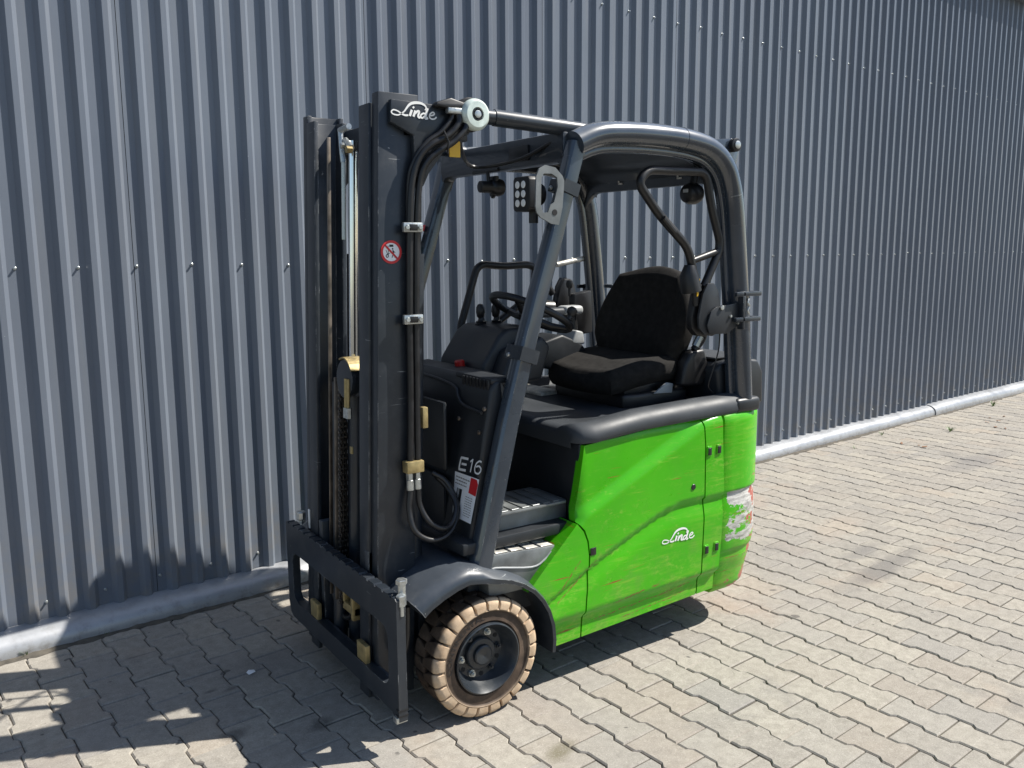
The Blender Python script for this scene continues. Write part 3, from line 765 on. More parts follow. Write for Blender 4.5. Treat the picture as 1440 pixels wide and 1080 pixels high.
# front header beam, roof, rear header
def beam_poly(w, zt, zb, r, n=6):
    pts = [(-w, zt), (w, zt), (w, zb - r)]
    for i in range(1, n): a = R(90 * i / n); pts.append((w - r + r * math.cos(a) - 0, zb - r + r * math.sin(a)))
    pts.append((w - r, zb)); pts.append((-w + r, zb))
    for i in range(1, n): a = R(90 + 90 * i / n); pts.append((-w + r + r * math.cos(a), zb - r + r * math.sin(a)))
    pts.append((-w, zb - r)); return pts
bm = new(); poly_prism(bm, beam_poly(.415, 1.955, 1.855, .055), 'x', .37, .425, .008); obj('front_header', bm, 'frame', OG)
bm = new(); cyl(bm, (.372, .16, 1.86), (.372, -.02, 1.86), .008); box(bm, .36, .372, -.22, -.10, 1.875, 1.93, .004); obj('header_switch_box', bm, 'black', OG)
bm = new(); poly_prism(bm, beam_poly(.415, 1.93, 1.815, .10), 'x', 1.135, 1.165, .006); obj('rear_header', bm, 'frame', OG)
bm = new()
roof = smooth_path([(.40, 0, 1.915), (.55, 0, 1.945), (.75, 0, 1.952), (.95, 0, 1.945), (1.08, 0, 1.91), (1.15, 0, 1.85)], 4)
sweep(bm, roof, [(.41, .008), (.41, -.008), (-.41, -.008), (-.41, .008)]); obj('roof_panel', bm, 'frame', OG)
for s in (-1, 1):     # side skirts below the roof with punched clips
    bm = new(); poly_prism(bm, [(.45, 1.94), (.75, 1.955), (1.05, 1.925), (1.10, 1.86), (1.04, 1.865), (.95, 1.895), (.75, 1.905), (.55, 1.90), (.46, 1.88)], 'y', s * .400 - .003, s * .400 + .003); obj('roof_skirt', bm, 'frame', OG)
for x, y in ((1.133, .16), (1.133, -.20)):
    bm = new(); box(bm, x - .003, x + .003, y - .012, y + .012, 1.862, 1.868); box(bm, x - .003, x + .003, y - .012, y + .012, 1.842, 1.848); box(bm, x - .003, x + .003, y + .006, y + .012, 1.845, 1.865); obj('clip', bm, 'white', OG, smooth=0)
# gusset with round rubber stop at the rear top corner
for s in (-1, 1):
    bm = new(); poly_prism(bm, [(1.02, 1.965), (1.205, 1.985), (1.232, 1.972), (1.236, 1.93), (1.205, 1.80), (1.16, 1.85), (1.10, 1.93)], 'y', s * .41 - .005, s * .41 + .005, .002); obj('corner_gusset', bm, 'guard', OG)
    bm = new(); lathe(bm, [(0, .026), (-s * -.018, .026), (-s * -.020, .022), (-s * -.020, .004)], c=(1.205, s * .415, 1.958), n=28); obj('rubber_stop', bm, 'black', OG)
    bm = new(); lathe(bm, [(0, .015), (s * .004, .015), (s * .006, .009), (s * .006, .001)], c=(1.205, s * .436, 1.958), n=20); obj('stop_bolt', bm, 'zinc', OG)
# ------------------------------------------------------------------ mast (leans back a little)
MA = empty('mast', FL)
TILT = .0336
def lean(bm):
    for v in bm.verts: v.co.x += (v.co.z - .55) * TILT
    return bm
def channel(s, x0, x1, yo, yw, yf, z0, z1, name='mast_channel'):
    """C section: web outside at yo..yw, flanges reach in to yf"""
    t = .016; pts = [(x0, yo), (x1, yo), (x1, yf), (x1 - t, yf), (x1 - t, yw), (x0 + t, yw), (x0 + t, yf), (x0, yf)]
    bm = new(); poly_prism(bm, [(x, s * y) for x, y in pts], 'z', z0, z1, .0025, 2)
    return obj(name, lean(bm), 'mast', MA)
for s in (-1, 1):
    channel(s, -.308, -.171, .310, .292, .266, .075, 2.040, 'outer_channel')
    channel(s, -.316, -.195, .260, .244, .186, .065, 2.012, 'inner_channel')
    # strip welded along the back of the outer channel, lift cylinder behind it
    bm = new(); cyl(bm, (-.140, s * .245, .20), (-.140, s * .245, 1.55), .027, 20); cyl(bm, (-.140, s * .245, 1.55), (-.140, s * .245, 1.93), .017, 16); obj('lift_cylinder', lean(bm), 'mast', MA)
    # head plate that carries the tilt bearing
    bm = new(); poly_prism(bm, [(-.226, 2.017), (-.229, 1.950), (-.151, 1.915), (-.151, 1.80), (-.12, 1.76), (-.10, 1.80), (-.02, 1.90), (.05, 1.930), (.075, 1.97), (.06, 2.005), (-.05, 2.012)], 'y', *sorted((s * .311, s * .332)), .003); obj('head_plate', bm, 'mast', MA)
    bm = new(); box(bm, -.18, .06, *sorted((s * .25, s * .310)), 1.91, 2.00, .006); obj('head_bracket', bm, 'frame', MA)
    bm = new(); lathe(bm, [(s * .25, .040), (s * .315, .042), (s * .318, .052), (s * .352, .054), (s * .356, .050), (s * .356, .01)], c=(.042, 0, 1.988), n=36); obj('tilt_bearing', bm, 'black', MA)
    bm = new(); lathe(bm, [(s * .356, .050), (s * .366, .050), (s * .374, .047), (s * .380, .040), (s * .381, .022), (s * .376, .020)], c=(.055, 0, 1.988), n=40); obj('bearing_cap', bm, 'cap', MA)
    bm = new(); lathe(bm, [(s * .374, .0195), (s * .3785, .0195), (s * .3785, .015), (s * .376, .014)], c=(.055, 0, 1.988), n=24); obj('cap_ring', bm, 'black', MA)
    bm = new(); lathe(bm, [(s * .374, .0125), (s * .3815, .012), (s * .3825, .009), (s * .3825, .001)], c=(.055, 0, 1.988), n=20); obj('cap_bolt', bm, 'zinc', MA)
    bm = new(); tube(bm, [(.05, s * .350, 1.988), (.13, s * .355, 1.986), (.131, s * .355, 1.986), (.47, s * .400, 1.964)], [.024, .024, .027, .027], 20); obj('tilt_cylinder', bm, 'frame', MA)
# cross members
for z0, z1, x0, x1 in ((1.90, 1.985, -.20, -.185), (1.05, 1.12, -.195, -.18), (.12, .25, -.20, -.17)):
    bm = new(); box(bm, x0, x1, -.275, .275, z0, z1, .004); obj('cross_member', lean(bm), 'mast', MA)
# free lift cylinder, chain and pulley in the middle
bm = new(); cyl(bm, (-.245, .015, 1.05), (-.245, .015, 1.93), .0165, 24); o = obj('piston_rod', lean(bm), 'chrome', MA)
bm = new(); cyl(bm, (-.275, .075, .10), (-.275, .075, 1.10), .024, 20); cyl(bm, (-.235, .015, .10), (-.235, .015, 1.12), .030, 20, .003); obj('cylinder_barrel', lean(bm), 'mast', MA)
bm = new(); tube(bm, smooth_path([(-.275, .052, 1.965), (-.275, .040, 1.90), (-.273, .034, 1.86)]), .009, 10); tube(bm, [(-.273, .034, 1.86), (-.272, .034, 1.60)], .007, 10); obj('bleed_pipe', lean(bm), 'zinc', MA)
bm = new(); cyl(bm, (-.275, .055, 1.967), (-.275, -.02, 1.972), .010, 12); cyl(bm, (-.272, .02, 1.93), (-.272, -.03, 1.90), .012, 12); hexbolt(bm, (-.285, .0, 1.91), (-1, 0, 0), .010, .012); obj('pipe_fitting', lean(bm), 'zinc', MA)
bm = new(); cyl(bm, (-.29, -.03, 1.895), (-.27, -.03, 1.895), .012, 6); obj('brass_fitting', lean(bm), 'brass', MA)
pc = (-.275, .0, 1.125); 
bm = new(); lathe(bm, [(-.302, .050), (-.300, .066), (-.288, .066), (-.284, .058), (-.266, .058), (-.262, .066), (-.250, .066), (-.248, .05)], c=(0, -.030, 1.125), axis='x', n=40); obj('chain_pulley', lean(bm), 'mast', MA)
bm = new()
for i in range(9):
    a0, a1 = R(62 + i * 10), R(62 + (i + 1) * 10)
    vs = []
    for a in (a0, a1):
        for rr in (.071, .076):
            for x in (-.306, -.246): vs.append(bm.verts.new((x, -.030 + rr * math.cos(a), 1.125 + rr * math.sin(a))))
    for q in ((0, 1, 5, 4), (2, 6, 7, 3), (0, 4, 6, 2), (1, 3, 7, 5)): bm.faces.new([vs[k] for k in q])
obj('pulley_guard', lean(bm), 'brass', MA)
bm = new(); cyl(bm, (-.304, -.055, 1.03), (-.304, -.055, 1.13), .008, 10); cyl(bm, (-.304, -.072, 1.03), (-.304, -.072, 1.13), .006, 10); obj('chain_anchor', lean(bm), 'brass', MA)
bm = new(); cyl(bm, (-.304, -.055, .995), (-.304, -.055, 1.03), .011, 6); cyl(bm, (-.304, -.075, .995), (-.304, -.075, 1.03), .011, 6); obj('anchor_nut', lean(bm), 'zinc', MA)
bm = new(); box(bm, -.306, -.300, -.105, -.085, .875, .90, .002); obj('chain_tag', lean(bm), 'brass', MA)
bm = new(); pin = new(); k = 0
z = .30
while z < 1.12:
    for yy in (.030,):
        off = 0 if k % 2 else .004
        box(bm, -.291 - off, -.289 - off + .002, yy - .009, yy + .009, z - .010, z + .016, .003, 1); box(bm, -.273 + off, -.271 + off, yy - .009, yy + .009, z - .010, z + .016, .003, 1); box(bm, -.283, -.279, yy - .008, yy + .008, z - .010, z + .016, .003, 1)
        cyl(pin, (-.298, yy, z), (-.266, yy, z), .0042, 8)
    z += .0190; k += 1
obj('lift_chain', lean(bm), 'chain', MA, smooth=0); obj('chain_pins', lean(pin), 'steel', MA)
bm = new(); box(bm, -.30, -.27, .055, .066, .30, 1.12, .002); box(bm, -.296, -.282, .118, .124, .30, 1.95, .002); obj('chain_rail', lean(bm), 'steel', MA)
# hoses down the near side with clamps
hA = [(-.014, -0.344, 2.013), (-.002, -0.359, 1.966), (-.042, -0.359, 1.919), (-.100, -0.349, 1.887), (-.141, -0.339, 1.841), (-.163, -0.334, 1.764), (-.172, -0.332, 1.633), (-.180, -0.330, 1.342), (-.183, -0.330, 1.088), (-.193, -0.332, .80)]
hB = [(.007, -0.344, 2.010), (.022, -0.362, 1.954), (-.022, -0.362, 1.903), (-.085, -0.352, 1.862), (-.121, -0.342, 1.821), (-.138, -0.336, 1.761), (-.148, -0.332, 1.633), (-.156, -0.330, 1.341), (-.160, -0.330, 1.086), (-.165, -0.332, .80)]
hC = [(-.03, -0.339, 2.010), (-.022, -0.349, 1.98), (-.062, -0.349, 1.93), (-.112, -0.342, 1.893), (-.150, -0.332, 1.84), (-.168, -0.319, 1.74), (-.170, -0.314, 1.4)]
for p, r in ((hA, .0105), (hB, .0105), (hC, .008)):
    bm = new(); tube(bm, smooth_path(p, 8), r, 14); obj('hydraulic_hose', bm, 'hose', MA)
lp1 = [(-.193, -0.332, .79), (-.203, -0.339, .72), (-.195, -0.359, .655), (-.150, -0.369, .618), (-.09, -0.364, .612), (-.040, -0.349, .640), (-.012, -0.324, .700), (-.030, -.285, .775), (-.07, -.26, .81)]
lp2 = [(-.165, -0.332, .79), (-.163, -0.339, .73), (-.140, -0.359, .675), (-.095, -0.366, .645), (-.052, -0.354, .652), (-.020, -0.329, .705), (-.03, -.285, .76), (-.06, -.26, .80)]
for p in (lp1, lp2):
    bm = new(); tube(bm, smooth_path(p, 8), .0095, 14); obj('hose_loop', bm, 'hose', MA)
for z in (1.633, 1.345):
    bm = new(); xx = -.172 + (z - 1.5) * .02; box(bm, xx - .032, xx + .036, -0.348, -0.332, z - .015, z + .015, .003); obj('hose_clamp', bm, 'zinc', MA)
    bm = new(); box(bm, xx - .012, xx + .016, -0.351, -0.344, z - .010, z + .010, .002); obj('clamp_pad', bm, 'black', MA)
    for dx in (-.021, .025):
        bm = new(); hexbolt(bm, (xx + dx, -0.348, z), (0, -1, 0), .008, .007); obj('clamp_screw', bm, 'zinc', MA)
bm = new(); box(bm, -.212, -.150, -0.352, -0.314, .845, .884, .003); obj('hose_block', bm, 'brass', MA)
for x in (-.194, -.166):
    bm = new(); cyl(bm, (x, -0.332, .845), (x, -0.332, .822), .0125, 6); cyl(bm, (x, -0.332, .822), (x, -0.332, .785), .0125, 14, .002); obj('hose_fitting', bm, 'zinc', MA)
bm = new(); box(bm, -.142, -.122, -0.334, -.312, .985, 1.055, .003); obj('hose_bracket', bm, 'brass', MA)
bm = new(); box(bm, -.045, .025, -0.366, -0.344, 1.985, 2.004, .004); tube(bm, [(-.05, -0.344, 2.008), (-.02, -0.350, 2.022), (.02, -0.350, 2.018), (.03, -0.344, 2.0)], .008, 8); obj('top_hose_clamp', bm, 'zinc', MA)
bm = new(); poly_prism(bm, [(-.085, 2.006), (-.080, 2.018), (-.03, 2.034), (.02, 2.024), (.03, 2.004), (-.04, 2.000)], 'y', -0.359, -0.326, .006); obj('hose_guide', bm, 'black', MA)
for q, (a, b) in enumerate((((-.062, -0.366, 1.93), (-.05, -0.366, 1.865)), )):
    bm = new(); tube(bm, [a, ((a[0] + b[0]) / 2 + .004, -0.376, (a[1 + 1] + b[2]) / 2), b], .003, 6); obj('cable_tie', bm, 'black', MA)
bm = new(); box(bm, -.005, .035, -.301, -.296, 1.86, 1.93); obj('warning_sticker', bm, 'yellow', MA, smooth=0)
# logo lettering strokes (x, z on the head plate)
LOGO = [([(-.104, 1.992), (-.100, 2.000), (-.105, 2.007), (-.118, 2.012), (-.133, 2.0125), (-.148, 2.010), (-.159, 2.004), (-.168, 1.994), (-.176, 1.984), (-.187, 1.976), (-.198, 1.971), (-.213, 1.972), (-.2205, 1.978), (-.214, 1.985), (-.200, 1.983), (-.186, 1.976), (-.174, 1.972), (-.163, 1.973)], lambda t: .0040 + .0044 * math.sin(math.pi * min(1, t * 1.9)) ** 2 + .0016 * (t > .86)),
        ([(-.150, 1.990), (-.158, 1.971)], .0080), ([(-.1465, 1.9995), (-.1425, 1.9955)], .0066), ([(-.138, 1.9885), (-.1455, 1.970)], .0076),
        ([(-.141, 1.979), (-.131, 1.987), (-.125, 1.986), (-.129, 1.973), (-.125, 1.969), (-.120, 1.972)], .0068),
        ([(-.103, 1.981), (-.110, 1.9825), (-.119, 1.977), (-.119, 1.970), (-.113, 1.9685), (-.106, 1.974)], .0052), ([(-.095, 1.999), (-.104, 1.971), (-.100, 1.968), (-.095, 1.970)], .0074),
        ([(-.086, 1.9775), (-.075, 1.980), (-.0715, 1.985), (-.078, 1.988), (-.0875, 1.981), (-.0885, 1.972), (-.081, 1.9675), (-.071, 1.969), (-.064, 1.975)], .0046)]
bm = new()
for i, (p, w) in enumerate(LOGO): ribbon(bm, p, w, 0, lambda x, y, d, i=i: Vector((x - .006, -.3334 - i * .00012, y)))
obj('logo_lettering', bm, 'white', MA, smooth=0)
bm = new()
for i, (p, w) in enumerate(LOGO):
    wb = (lambda t, w=w: w(t) * 1.08) if callable(w) else w * 1.08
    ribbon(bm, [((x + .218) * 1.10 + .796, (z - 1.967) * 1.05 + .440) for x, z in p], wb, 0, lambda x, y, d, i=i: Vector((x, side_y(x, y) - .0018 - i * .00012, y)))
obj('logo_lettering', bm, 'white', body, smooth=0)
# round no-walking-under-load sign on the near channel
def disc(bm, c, r, y, n=32, r0=0):
    if r0:
        a = [bm.verts.new((c[0] + r * math.cos(t), y, c[1] + r * math.sin(t))) for t in [2 * math.pi * i / n for i in range(n)]]
        b = [bm.verts.new((c[0] + r0 * math.cos(t), y, c[1] + r0 * math.sin(t))) for t in [2 * math.pi * i / n for i in range(n)]]
        for i in range(n): bm.faces.new((a[i], a[(i + 1) % n], b[(i + 1) % n], b[i]))
    else: bm.faces.new([bm.verts.new((c[0] + r * math.cos(t), y, c[1] + r * math.sin(t))) for t in [2 * math.pi * i / n for i in range(n)]])
sc = (-.229, 1.557); sy = -.3112
bm = new(); disc(bm, sc, .0355, sy); sg = obj('prohibition_sign', bm, 'paper', MA, smooth=0)
sg['label'] = 'round red and white sign forbidding standing under the load'
bm = new(); disc(bm, sc, .0365, sy - .0008, r0=.0285)
q = Vector((.7071, 0, -.7071)); pr = Vector((.7071, 0, .7071)) * .0032; c3 = Vector((sc[0], sy - .0012, sc[1]))
bm.faces.new([bm.verts.new(c3 + q * a + pr * b) for a, b in ((-.0295, -1), (.0295, -1), (.0295, 1), (-.0295, 1))]); obj('sign_ring', bm, 'red', sg, smooth=0)
bm = new(); cx, cz = sc; yy = sy - .0005
def quad(bm, pts, y): bm.faces.new([bm.verts.new((cx + a, y, cz + b)) for a, b in pts])
quad(bm, [(-.006, .016), (.008, .016), (.008, .023), (-.006, .023)], yy)
disc(bm, (cx - .014, cz - .012), .0055, yy, 12, .0028)
for p, w in (([(-.018, .006), (-.012, -.008)], .0018), ([(-.010, .020), (-.010, -.010)], .0016), ([(-.013, -.006), (-.005, -.004)], .002), ([(.006, .006), (.008, -.004)], .004), ([(.007, -.004), (.002, -.018)], .0024), ([(.008, -.004), (.013, -.018)], .0024), ([(.006, .004), (.014, -.002)], .0018)):
    ribbon(bm, [(cx + a, cz + b) for a, b in p], w, 0, lambda x, y, d: Vector((x, yy - .0001, y)))
disc(bm, (cx + .005, cz + .010), .0028, yy, 10); obj('sign_pictogram', bm, 'ink', sg, smooth=0)
# ------------------------------------------------------------------ fork carriage
CA = empty('carriage', FL, (-.019, -.045, .018))
def rr_loop(w, y0, y1, z0, z1, r, n=5):
    out = []
    for cy, cz, a in ((y1 - r, z1 - r, 0), (y0 + r, z1 - r, 90), (y0 + r, z0 + r, 180), (y1 - r, z0 + r, 270)):
        for i in range(n + 1): t = R(a + 90 * i / n); out.append((cy + r * math.cos(t), cz + r * math.sin(t)))
    return out
def plate_with_hole(bm, outer, inner, x0, x1):
    def ring(pts, x): return [bm.verts.new((x, y, z)) for y, z in pts]
    for x, fl in ((x0, 0), (x1, 1)):
        a = ring(outer, x); b = ring(inner, x); es = []
        for L in (a, b):
            for i in range(len(L)): es.append(bm.edges.new((L[i], L[(i + 1) % len(L)])))
        bmesh.ops.triangle_fill(bm, use_beauty=True, use_dissolve=False, edges=es)
        if fl: a1, b1 = a, b
        else: a0, b0 = a, b
    for p, q in ((a0, a1), (b0, b1)):
        n = len(p)
        for i in range(n): bm.faces.new((p[i], p[(i + 1) % n], q[(i + 1) % n], q[i]))
bm = new()
outer = [(-.487, .490), (-.478, .497)]
top = []
y = -.455
while y < .44:                                        # notched upper rim
    top += [(y, .497), (y + .003, .490), (y + .012, .490), (y + .015, .497)]; y += .0555
outer += top + [(.455, .497), (.470, .488), (.470, .165), (.455, .125), (.43, .112), (-.44, .112), (-.455, .095), (-.487, .095)]
plate_with_hole(bm, outer, rr_loop(0, -.422, .412, .185, .385, .045), -.336, -.306)
obj('carriage_plate', bm, 'mast', CA, smooth=30)
bm = new(); box(bm, -.306, -.29, -.46, .45, .395, .470, .004); box(bm, -.306, -.29, -.46, .45, .12, .18, .004); obj('rear_rail', bm, 'frame', CA)
for s in (-1, 1):
    bm = new(); box(bm, -.30, -.225, *sorted((s * .185, s * .215)), .12, .56, .005); obj('roller_plate', bm, 'frame', CA)
bm = new()
for z0, z1 in ((.100, .112), (.118, .126)): pass
box(bm, -.338, -.304, -.4885, -.470, .1285, .1345, 0); box(bm, -.338, -.304, -.4885, -.470, .111, .1165, 0); obj('hook_groove', bm, 'void', CA, smooth=0)
bm = new(); box(bm, -.345, -.305, -.486, -.462, .090, .110, .003); obj('lower_hook', bm, 'zinc', CA)
# bolts on the rim
bm = new()
cyl(bm, (-.300, -.455, .490), (-.300, -.455, .530), .013, 12, .002); cyl(bm, (-.300, -.455, .528), (-.300, -.455, .545), .018, 6, .002); cyl(bm, (-.314, -.478, .470), (-.314, -.478, .505), .016, 6, .002); cyl(bm, (-.316, -.484, .44), (-.316, -.484, .475), .007, 10); obj('locking_bolt', bm, 'zinc', CA)
bm = new(); cyl(bm, (-.300, .395, .497), (-.300, .395, .515), .010, 10); cyl(bm, (-.300, .395, .512), (-.300, .395, .545), .018, 8, .004); obj('locking_bolt', bm, 'zinc', CA)
bm = new(); box(bm, -.296, -.290, .318, .331, .495, .57, .002); obj('pin', bm, 'white', CA)
for y in (.215, -.205):
    bm = new(); box(bm, -.332, -.314, y - .035, y + .035, .176, .246, .003); obj('slide_block', bm, 'brass', CA)
bm = new(); box(bm, -.300, -.27, .0, .014, .30, .40, .003); box(bm, -.300, -.27, -.085, .014, .285, .315, .003); box(bm, -.305, -.27, -.085, -.066, .27, .38, .003); obj('hose_holder', bm, 'brass', CA)
for r_, yy, x_ in ((.10, .09, -.25), (.115, .09, -.262), (.09, -.30, -.25)):
    bm = new(); tube(bm, smooth_path([(x_, yy + r_, .42), (x_, yy + r_ * .9, .30), (x_, yy + r_ * .5, .235), (x_, yy, .215), (x_, yy - r_ * .5, .235), (x_, yy - r_ * .9, .30), (x_, yy - r_, .42)], 6), .010, 12); obj('carriage_hose', bm, 'hose', CA)
bm = new(); tube(bm, smooth_path([(-.27, .34, .50), (-.28, .35, .40), (-.28, .335, .30), (-.27, .29, .23), (-.26, .24, .21)], 6), .011, 12); obj('carriage_hose', bm, 'hose', CA)
bm = new(); box(bm, -.27, -.262, .27, .285, .24, .40, .003); obj('worn_strip', bm, 'zinc', CA)
# ------------------------------------------------------------------ cab front: cowl, console, steering
CB = empty('cab', FL)
bm = new()
prof = [(-.030, .48), (.052, .955), (.070, 1.04), (.078, 1.095), (.095, 1.125), (.122, 1.132), (.130, 1.06), (.092, .90), (.035, .62), (.025, .50)]
poly_prism(bm, prof, 'y', -.402, .402, .012, 3)
obj('front_cowl', bm, 'plastic', CB, smooth=40)
def on_panel(y, z, d=0.): return Vector((-.035 + (z - .5) * (.095 / .48) - .0045 - d, y, z + d * .2))
def panel_box(bm, y0, y1, z0, z1, d, bev=.004):
    vs = box(bm, -d, .006, y0, y1, z0, z1, bev)
    for v in bm.verts:
        if not v.tag: v.co.x += -.035 + (v.co.z - .5) * (.095 / .48) + .0; v.tag = True
bm = new(); panel_box(bm, -.24, .30, .80, 1.045, .012, .010); obj('cowl_panel', bm, 'plastic', CB)
bm = new(); panel_box(bm, -.225, .28, .56, .78, .010, .012); obj('cowl_panel', bm, 'plastic', CB)
bm = new(); tube(bm, smooth_path([on_panel(y, z, .008) for y, z in ((-.38, 1.02), (-.26, 1.03), (-.215, 1.055), (-.18, 1.085), (.0, 1.10), (.30, 1.10))], 5), .006, 8); obj('cowl_moulding', bm, 'plastic', CB)
for y, z in ((-.385, 1.035), (-.375, .955), (-.20, .72), (-.235, .98)):
    bm = new(); hexbolt(bm, on_panel(y, z), (-1, 0, .2), .008, .007); obj('cowl_bolt', bm, 'steel', CB)
# ledge with ribs on top of the cowl
bm = new(); poly_prism(bm, [(.05, .62), (.11, .95), (.11, 1.10), (.27, 1.115), (.30, 1.05), (.22, .62)], 'y', -.16, .37, .01); obj('dash_base', bm, 'plastic', CB)
bm = new(); box(bm, .085, .17, -.395, -.16, 1.117, 1.136, .006)
obj('cowl_ledge', bm, 'plastic', CB)
for i in range(8):
    bm = new(); box(bm, .078, .090, -.385 + i * .022, -.372 + i * .022, 1.095, 1.130, .003); obj('ledge_rib', bm, 'black', CB)
# type lettering on the inclined panel
def put_panel(y0, z0, sc):
    return lambda x, y: on_panel(y0 - x * sc, z0 + y * sc + x * sc * .03, .0012)
bm = new()
def stroke(pts, w, k=0): ribbon(bm, pts, w, 0, lambda x, y, d: on_panel(-.283 - x, .812 + y + x * .08, .0014 + k))
stroke([(.050, .0415), (.007, .0415), (.003, .038), (.0, .006), (.003, .002), (.044, .002)], .0085)
stroke([(.012, .0215), (.044, .0215)], .0075, .0002)
obj('type_lettering', bm, 'white', CB, smooth=0)
bm = new()
stroke([(.064, .034), (.078, .043)], .006); stroke([(.078, .045), (.074, .0)], .0065, .0002)
obj('type_lettering', bm, 'white', CB, smooth=0)
bm = new(); stroke([(.132, .041), (.118, .042), (.102, .032), (.097, .016), (.104, .003), (.122, .001), (.134, .010), (.133, .020), (.120, .026), (.104, .022)], .0062)
obj('type_lettering', bm, 'white', CB, smooth=0)
# instruction sticker
def psheet(name, pts, mat, d, parent):
    bm = new(); bm.faces.new([bm.verts.new(on_panel(y, z, d)) for y, z in pts]); return obj(name, bm, mat, parent, smooth=0)
stk = psheet('instruction_sticker', [(-.262, .802), (-.418, .806), (-.408, .655), (-.288, .655)], 'paper', .002, CB)
stk['label'] = 'white instruction sticker with red corner on the cowl'
psheet('red_print', [(-.368, .802), (-.405, .802), (-.416, .788), (-.413, .748), (-.366, .750)], 'red', .0026, stk)
psheet('forklift_print', [(-.292, .752), (-.325, .752), (-.325, .695), (-.292, .695)], 'ink', .0026, stk)
bm = new()
for a, b in (((-.300, .757), (-.300, .69)), ((-.306, .757), (-.306, .69))): ribbon(bm, [a, b], .0025, 0, lambda x, y, d: on_panel(x, y, .003))
obj('print_gap', bm, 'paper', stk, smooth=0)
bm = new(); rr = random.Random(5)
for i in range(3):
    y = -.275
    while y > -.35:
        w = rr.uniform(.005, .014); ribbon(bm, [(y, .788 - i * .011), (y - w, .788 - i * .011)], .0035, 0, lambda x, y_, d: on_panel(x, y_, .0026)); y -= w + .003
for i in range(9):
    y = -.352
    while y > -.395:
        w = rr.uniform(.004, .011); ribbon(bm, [(y, .735 - i * .0078), (y - w, .735 - i * .0078)], .0022, 0, lambda x, y_, d: on_panel(x, y_, .0026)); y -= w + .003
so2 = obj('sticker_text', bm, 'steel', stk, smooth=0); so2['kind'] = 'stuff'
# console, levers, steering wheel
bm = new(); poly_prism(bm, [(.27, 1.03), (.285, 1.13), (.36, 1.235), (.40, 1.262), (.54, 1.262), (.56, 1.22), (.52, 1.10), (.48, 1.03)], 'y', -.03, .30, .018, 3); obj('console', bm, 'plastic', CB)
bm = new(); poly_prism(bm, [(.30, 1.05), (.36, 1.18), (.50, 1.235), (.545, 1.19), (.50, 1.06)], 'y', -.12, -.025, .018, 3); obj('column_shroud', bm, 'plastic', CB)
for x in (.425, .50):
    bm = new(); lathe(bm, [(1.245, .034), (1.253, .030), (1.256, .024), (1.262, .027), (1.266, .020), (1.272, .023), (1.276, .014), (1.30, .008), (1.302, .001)], c=(x, .20, 0), axis='z', n=20); obj('lever_boot', bm, 'black', CB)
    bm = new(); lathe(bm, [(1.285, .008), (1.292, .015), (1.31, .0185), (1.33, .0175), (1.342, .010), (1.345, .001)], c=(x - .004, .20, 0), axis='z', n=18); obj('lever_knob', bm, 'black', CB)
SW = empty('steering_wheel', CB, (.525, -.01, 1.315)); SW.rotation_euler = (0, R(27), 0)
bm = new()
ring = [(.165 * math.cos(2 * math.pi * i / 48), .165 * math.sin(2 * math.pi * i / 48), 0) for i in range(48)]
rings = []
for i in range(48):
    a = 2 * math.pi * i / 48; d = Vector((math.cos(a), math.sin(a), 0))
    rings.append([bm.verts.new(d * (.165 + .0145 * math.cos(t)) + Vector((0, 0, .0145 * math.sin(t)))) for t in [2 * math.pi * k / 12 for k in range(12)]])
for i in range(48):
    for k in range(12): bm.faces.new((rings[i][k], rings[(i + 1) % 48][k], rings[(i + 1) % 48][(k + 1) % 12], rings[i][(k + 1) % 12]))
obj('wheel_rim', bm, 'black', SW)
for a in (90, 210, 330):
    bm = new(); tube(bm, [(.02 * math.cos(R(a)), .02 * math.sin(R(a)), -.02), (.09 * math.cos(R(a)), .09 * math.sin(R(a)), -.018), (.158 * math.cos(R(a)), .158 * math.sin(R(a)), -.003)], [.016, .013, .010], 10); obj('wheel_spoke', bm, 'black', SW)
bm = new(); lathe(bm, [(-.12, .022), (-.035, .026), (-.03, .045), (-.01, .045), (-.003, .035), (-.001, .001)], axis='z', n=24); obj('wheel_boss', bm, 'black', SW)
bm = new(); cyl(bm, (.07, -.155, .012), (.07, -.155, .03), .010, 12); lathe(bm, [(.028, .012), (.04, .020), (.055, .020), (.064, .010), (.066, .001)], c=(.07, -.155, 0), axis='z', n=18); obj('steering_knob', bm, 'black', SW)
bm = new(); cyl(bm, (.262, .10, 1.10), (.258, .10, 1.135), .020, 14, .004); obj('emergency_button', bm, 'redplastic', CB)
bm = new(); box(bm, .70, .80, .16, .40, .93, .955, .006); obj('side_tray', bm, 'tread_steel', CB)
# ------------------------------------------------------------------ seat
SE = empty('seat', FL, (.03, 0, -.008))
YC = -.045
def cushion_mesh(sx, sy, sz, nx, ny, nz, fn):
    """subdivided rounded block shaped by fn(u, v, w) -> point"""
    bm = new(); bmesh.ops.create_cube(bm, size=2.)
    bmesh.ops.subdivide_edges(bm, edges=bm.edges[:], cuts=11, use_grid_fill=True)
    for v in bm.verts: v.co = fn(*v.co)
    return bm
def supr(u, v, w, k=.80):
    """soften a cube towards a rounded block"""
    c = Vector((u, v, w)); n = c.normalized() * 1.28
    return c * k + n * (1 - k)
def back_fn(u, v, w):
    c = supr(u, v, w, .55); h = (c.z + 1) / 2
    wid = .250 * (1 - .22 * max(0, (h - .42) / .58) ** 2.0) * (1 - .10 * max(0, (.35 - h) / .35))
    x = 1.085 + .050 * c.x * (1 - .2 * h) + .075 * h - .040 * abs(c.y) ** 2 * (1 if c.x < 0 else .3) - .02 * math.exp(-((h - .3) / .2) ** 2)
    return Vector((x, YC + .015 + wid * c.y, 1.065 + .405 * h))
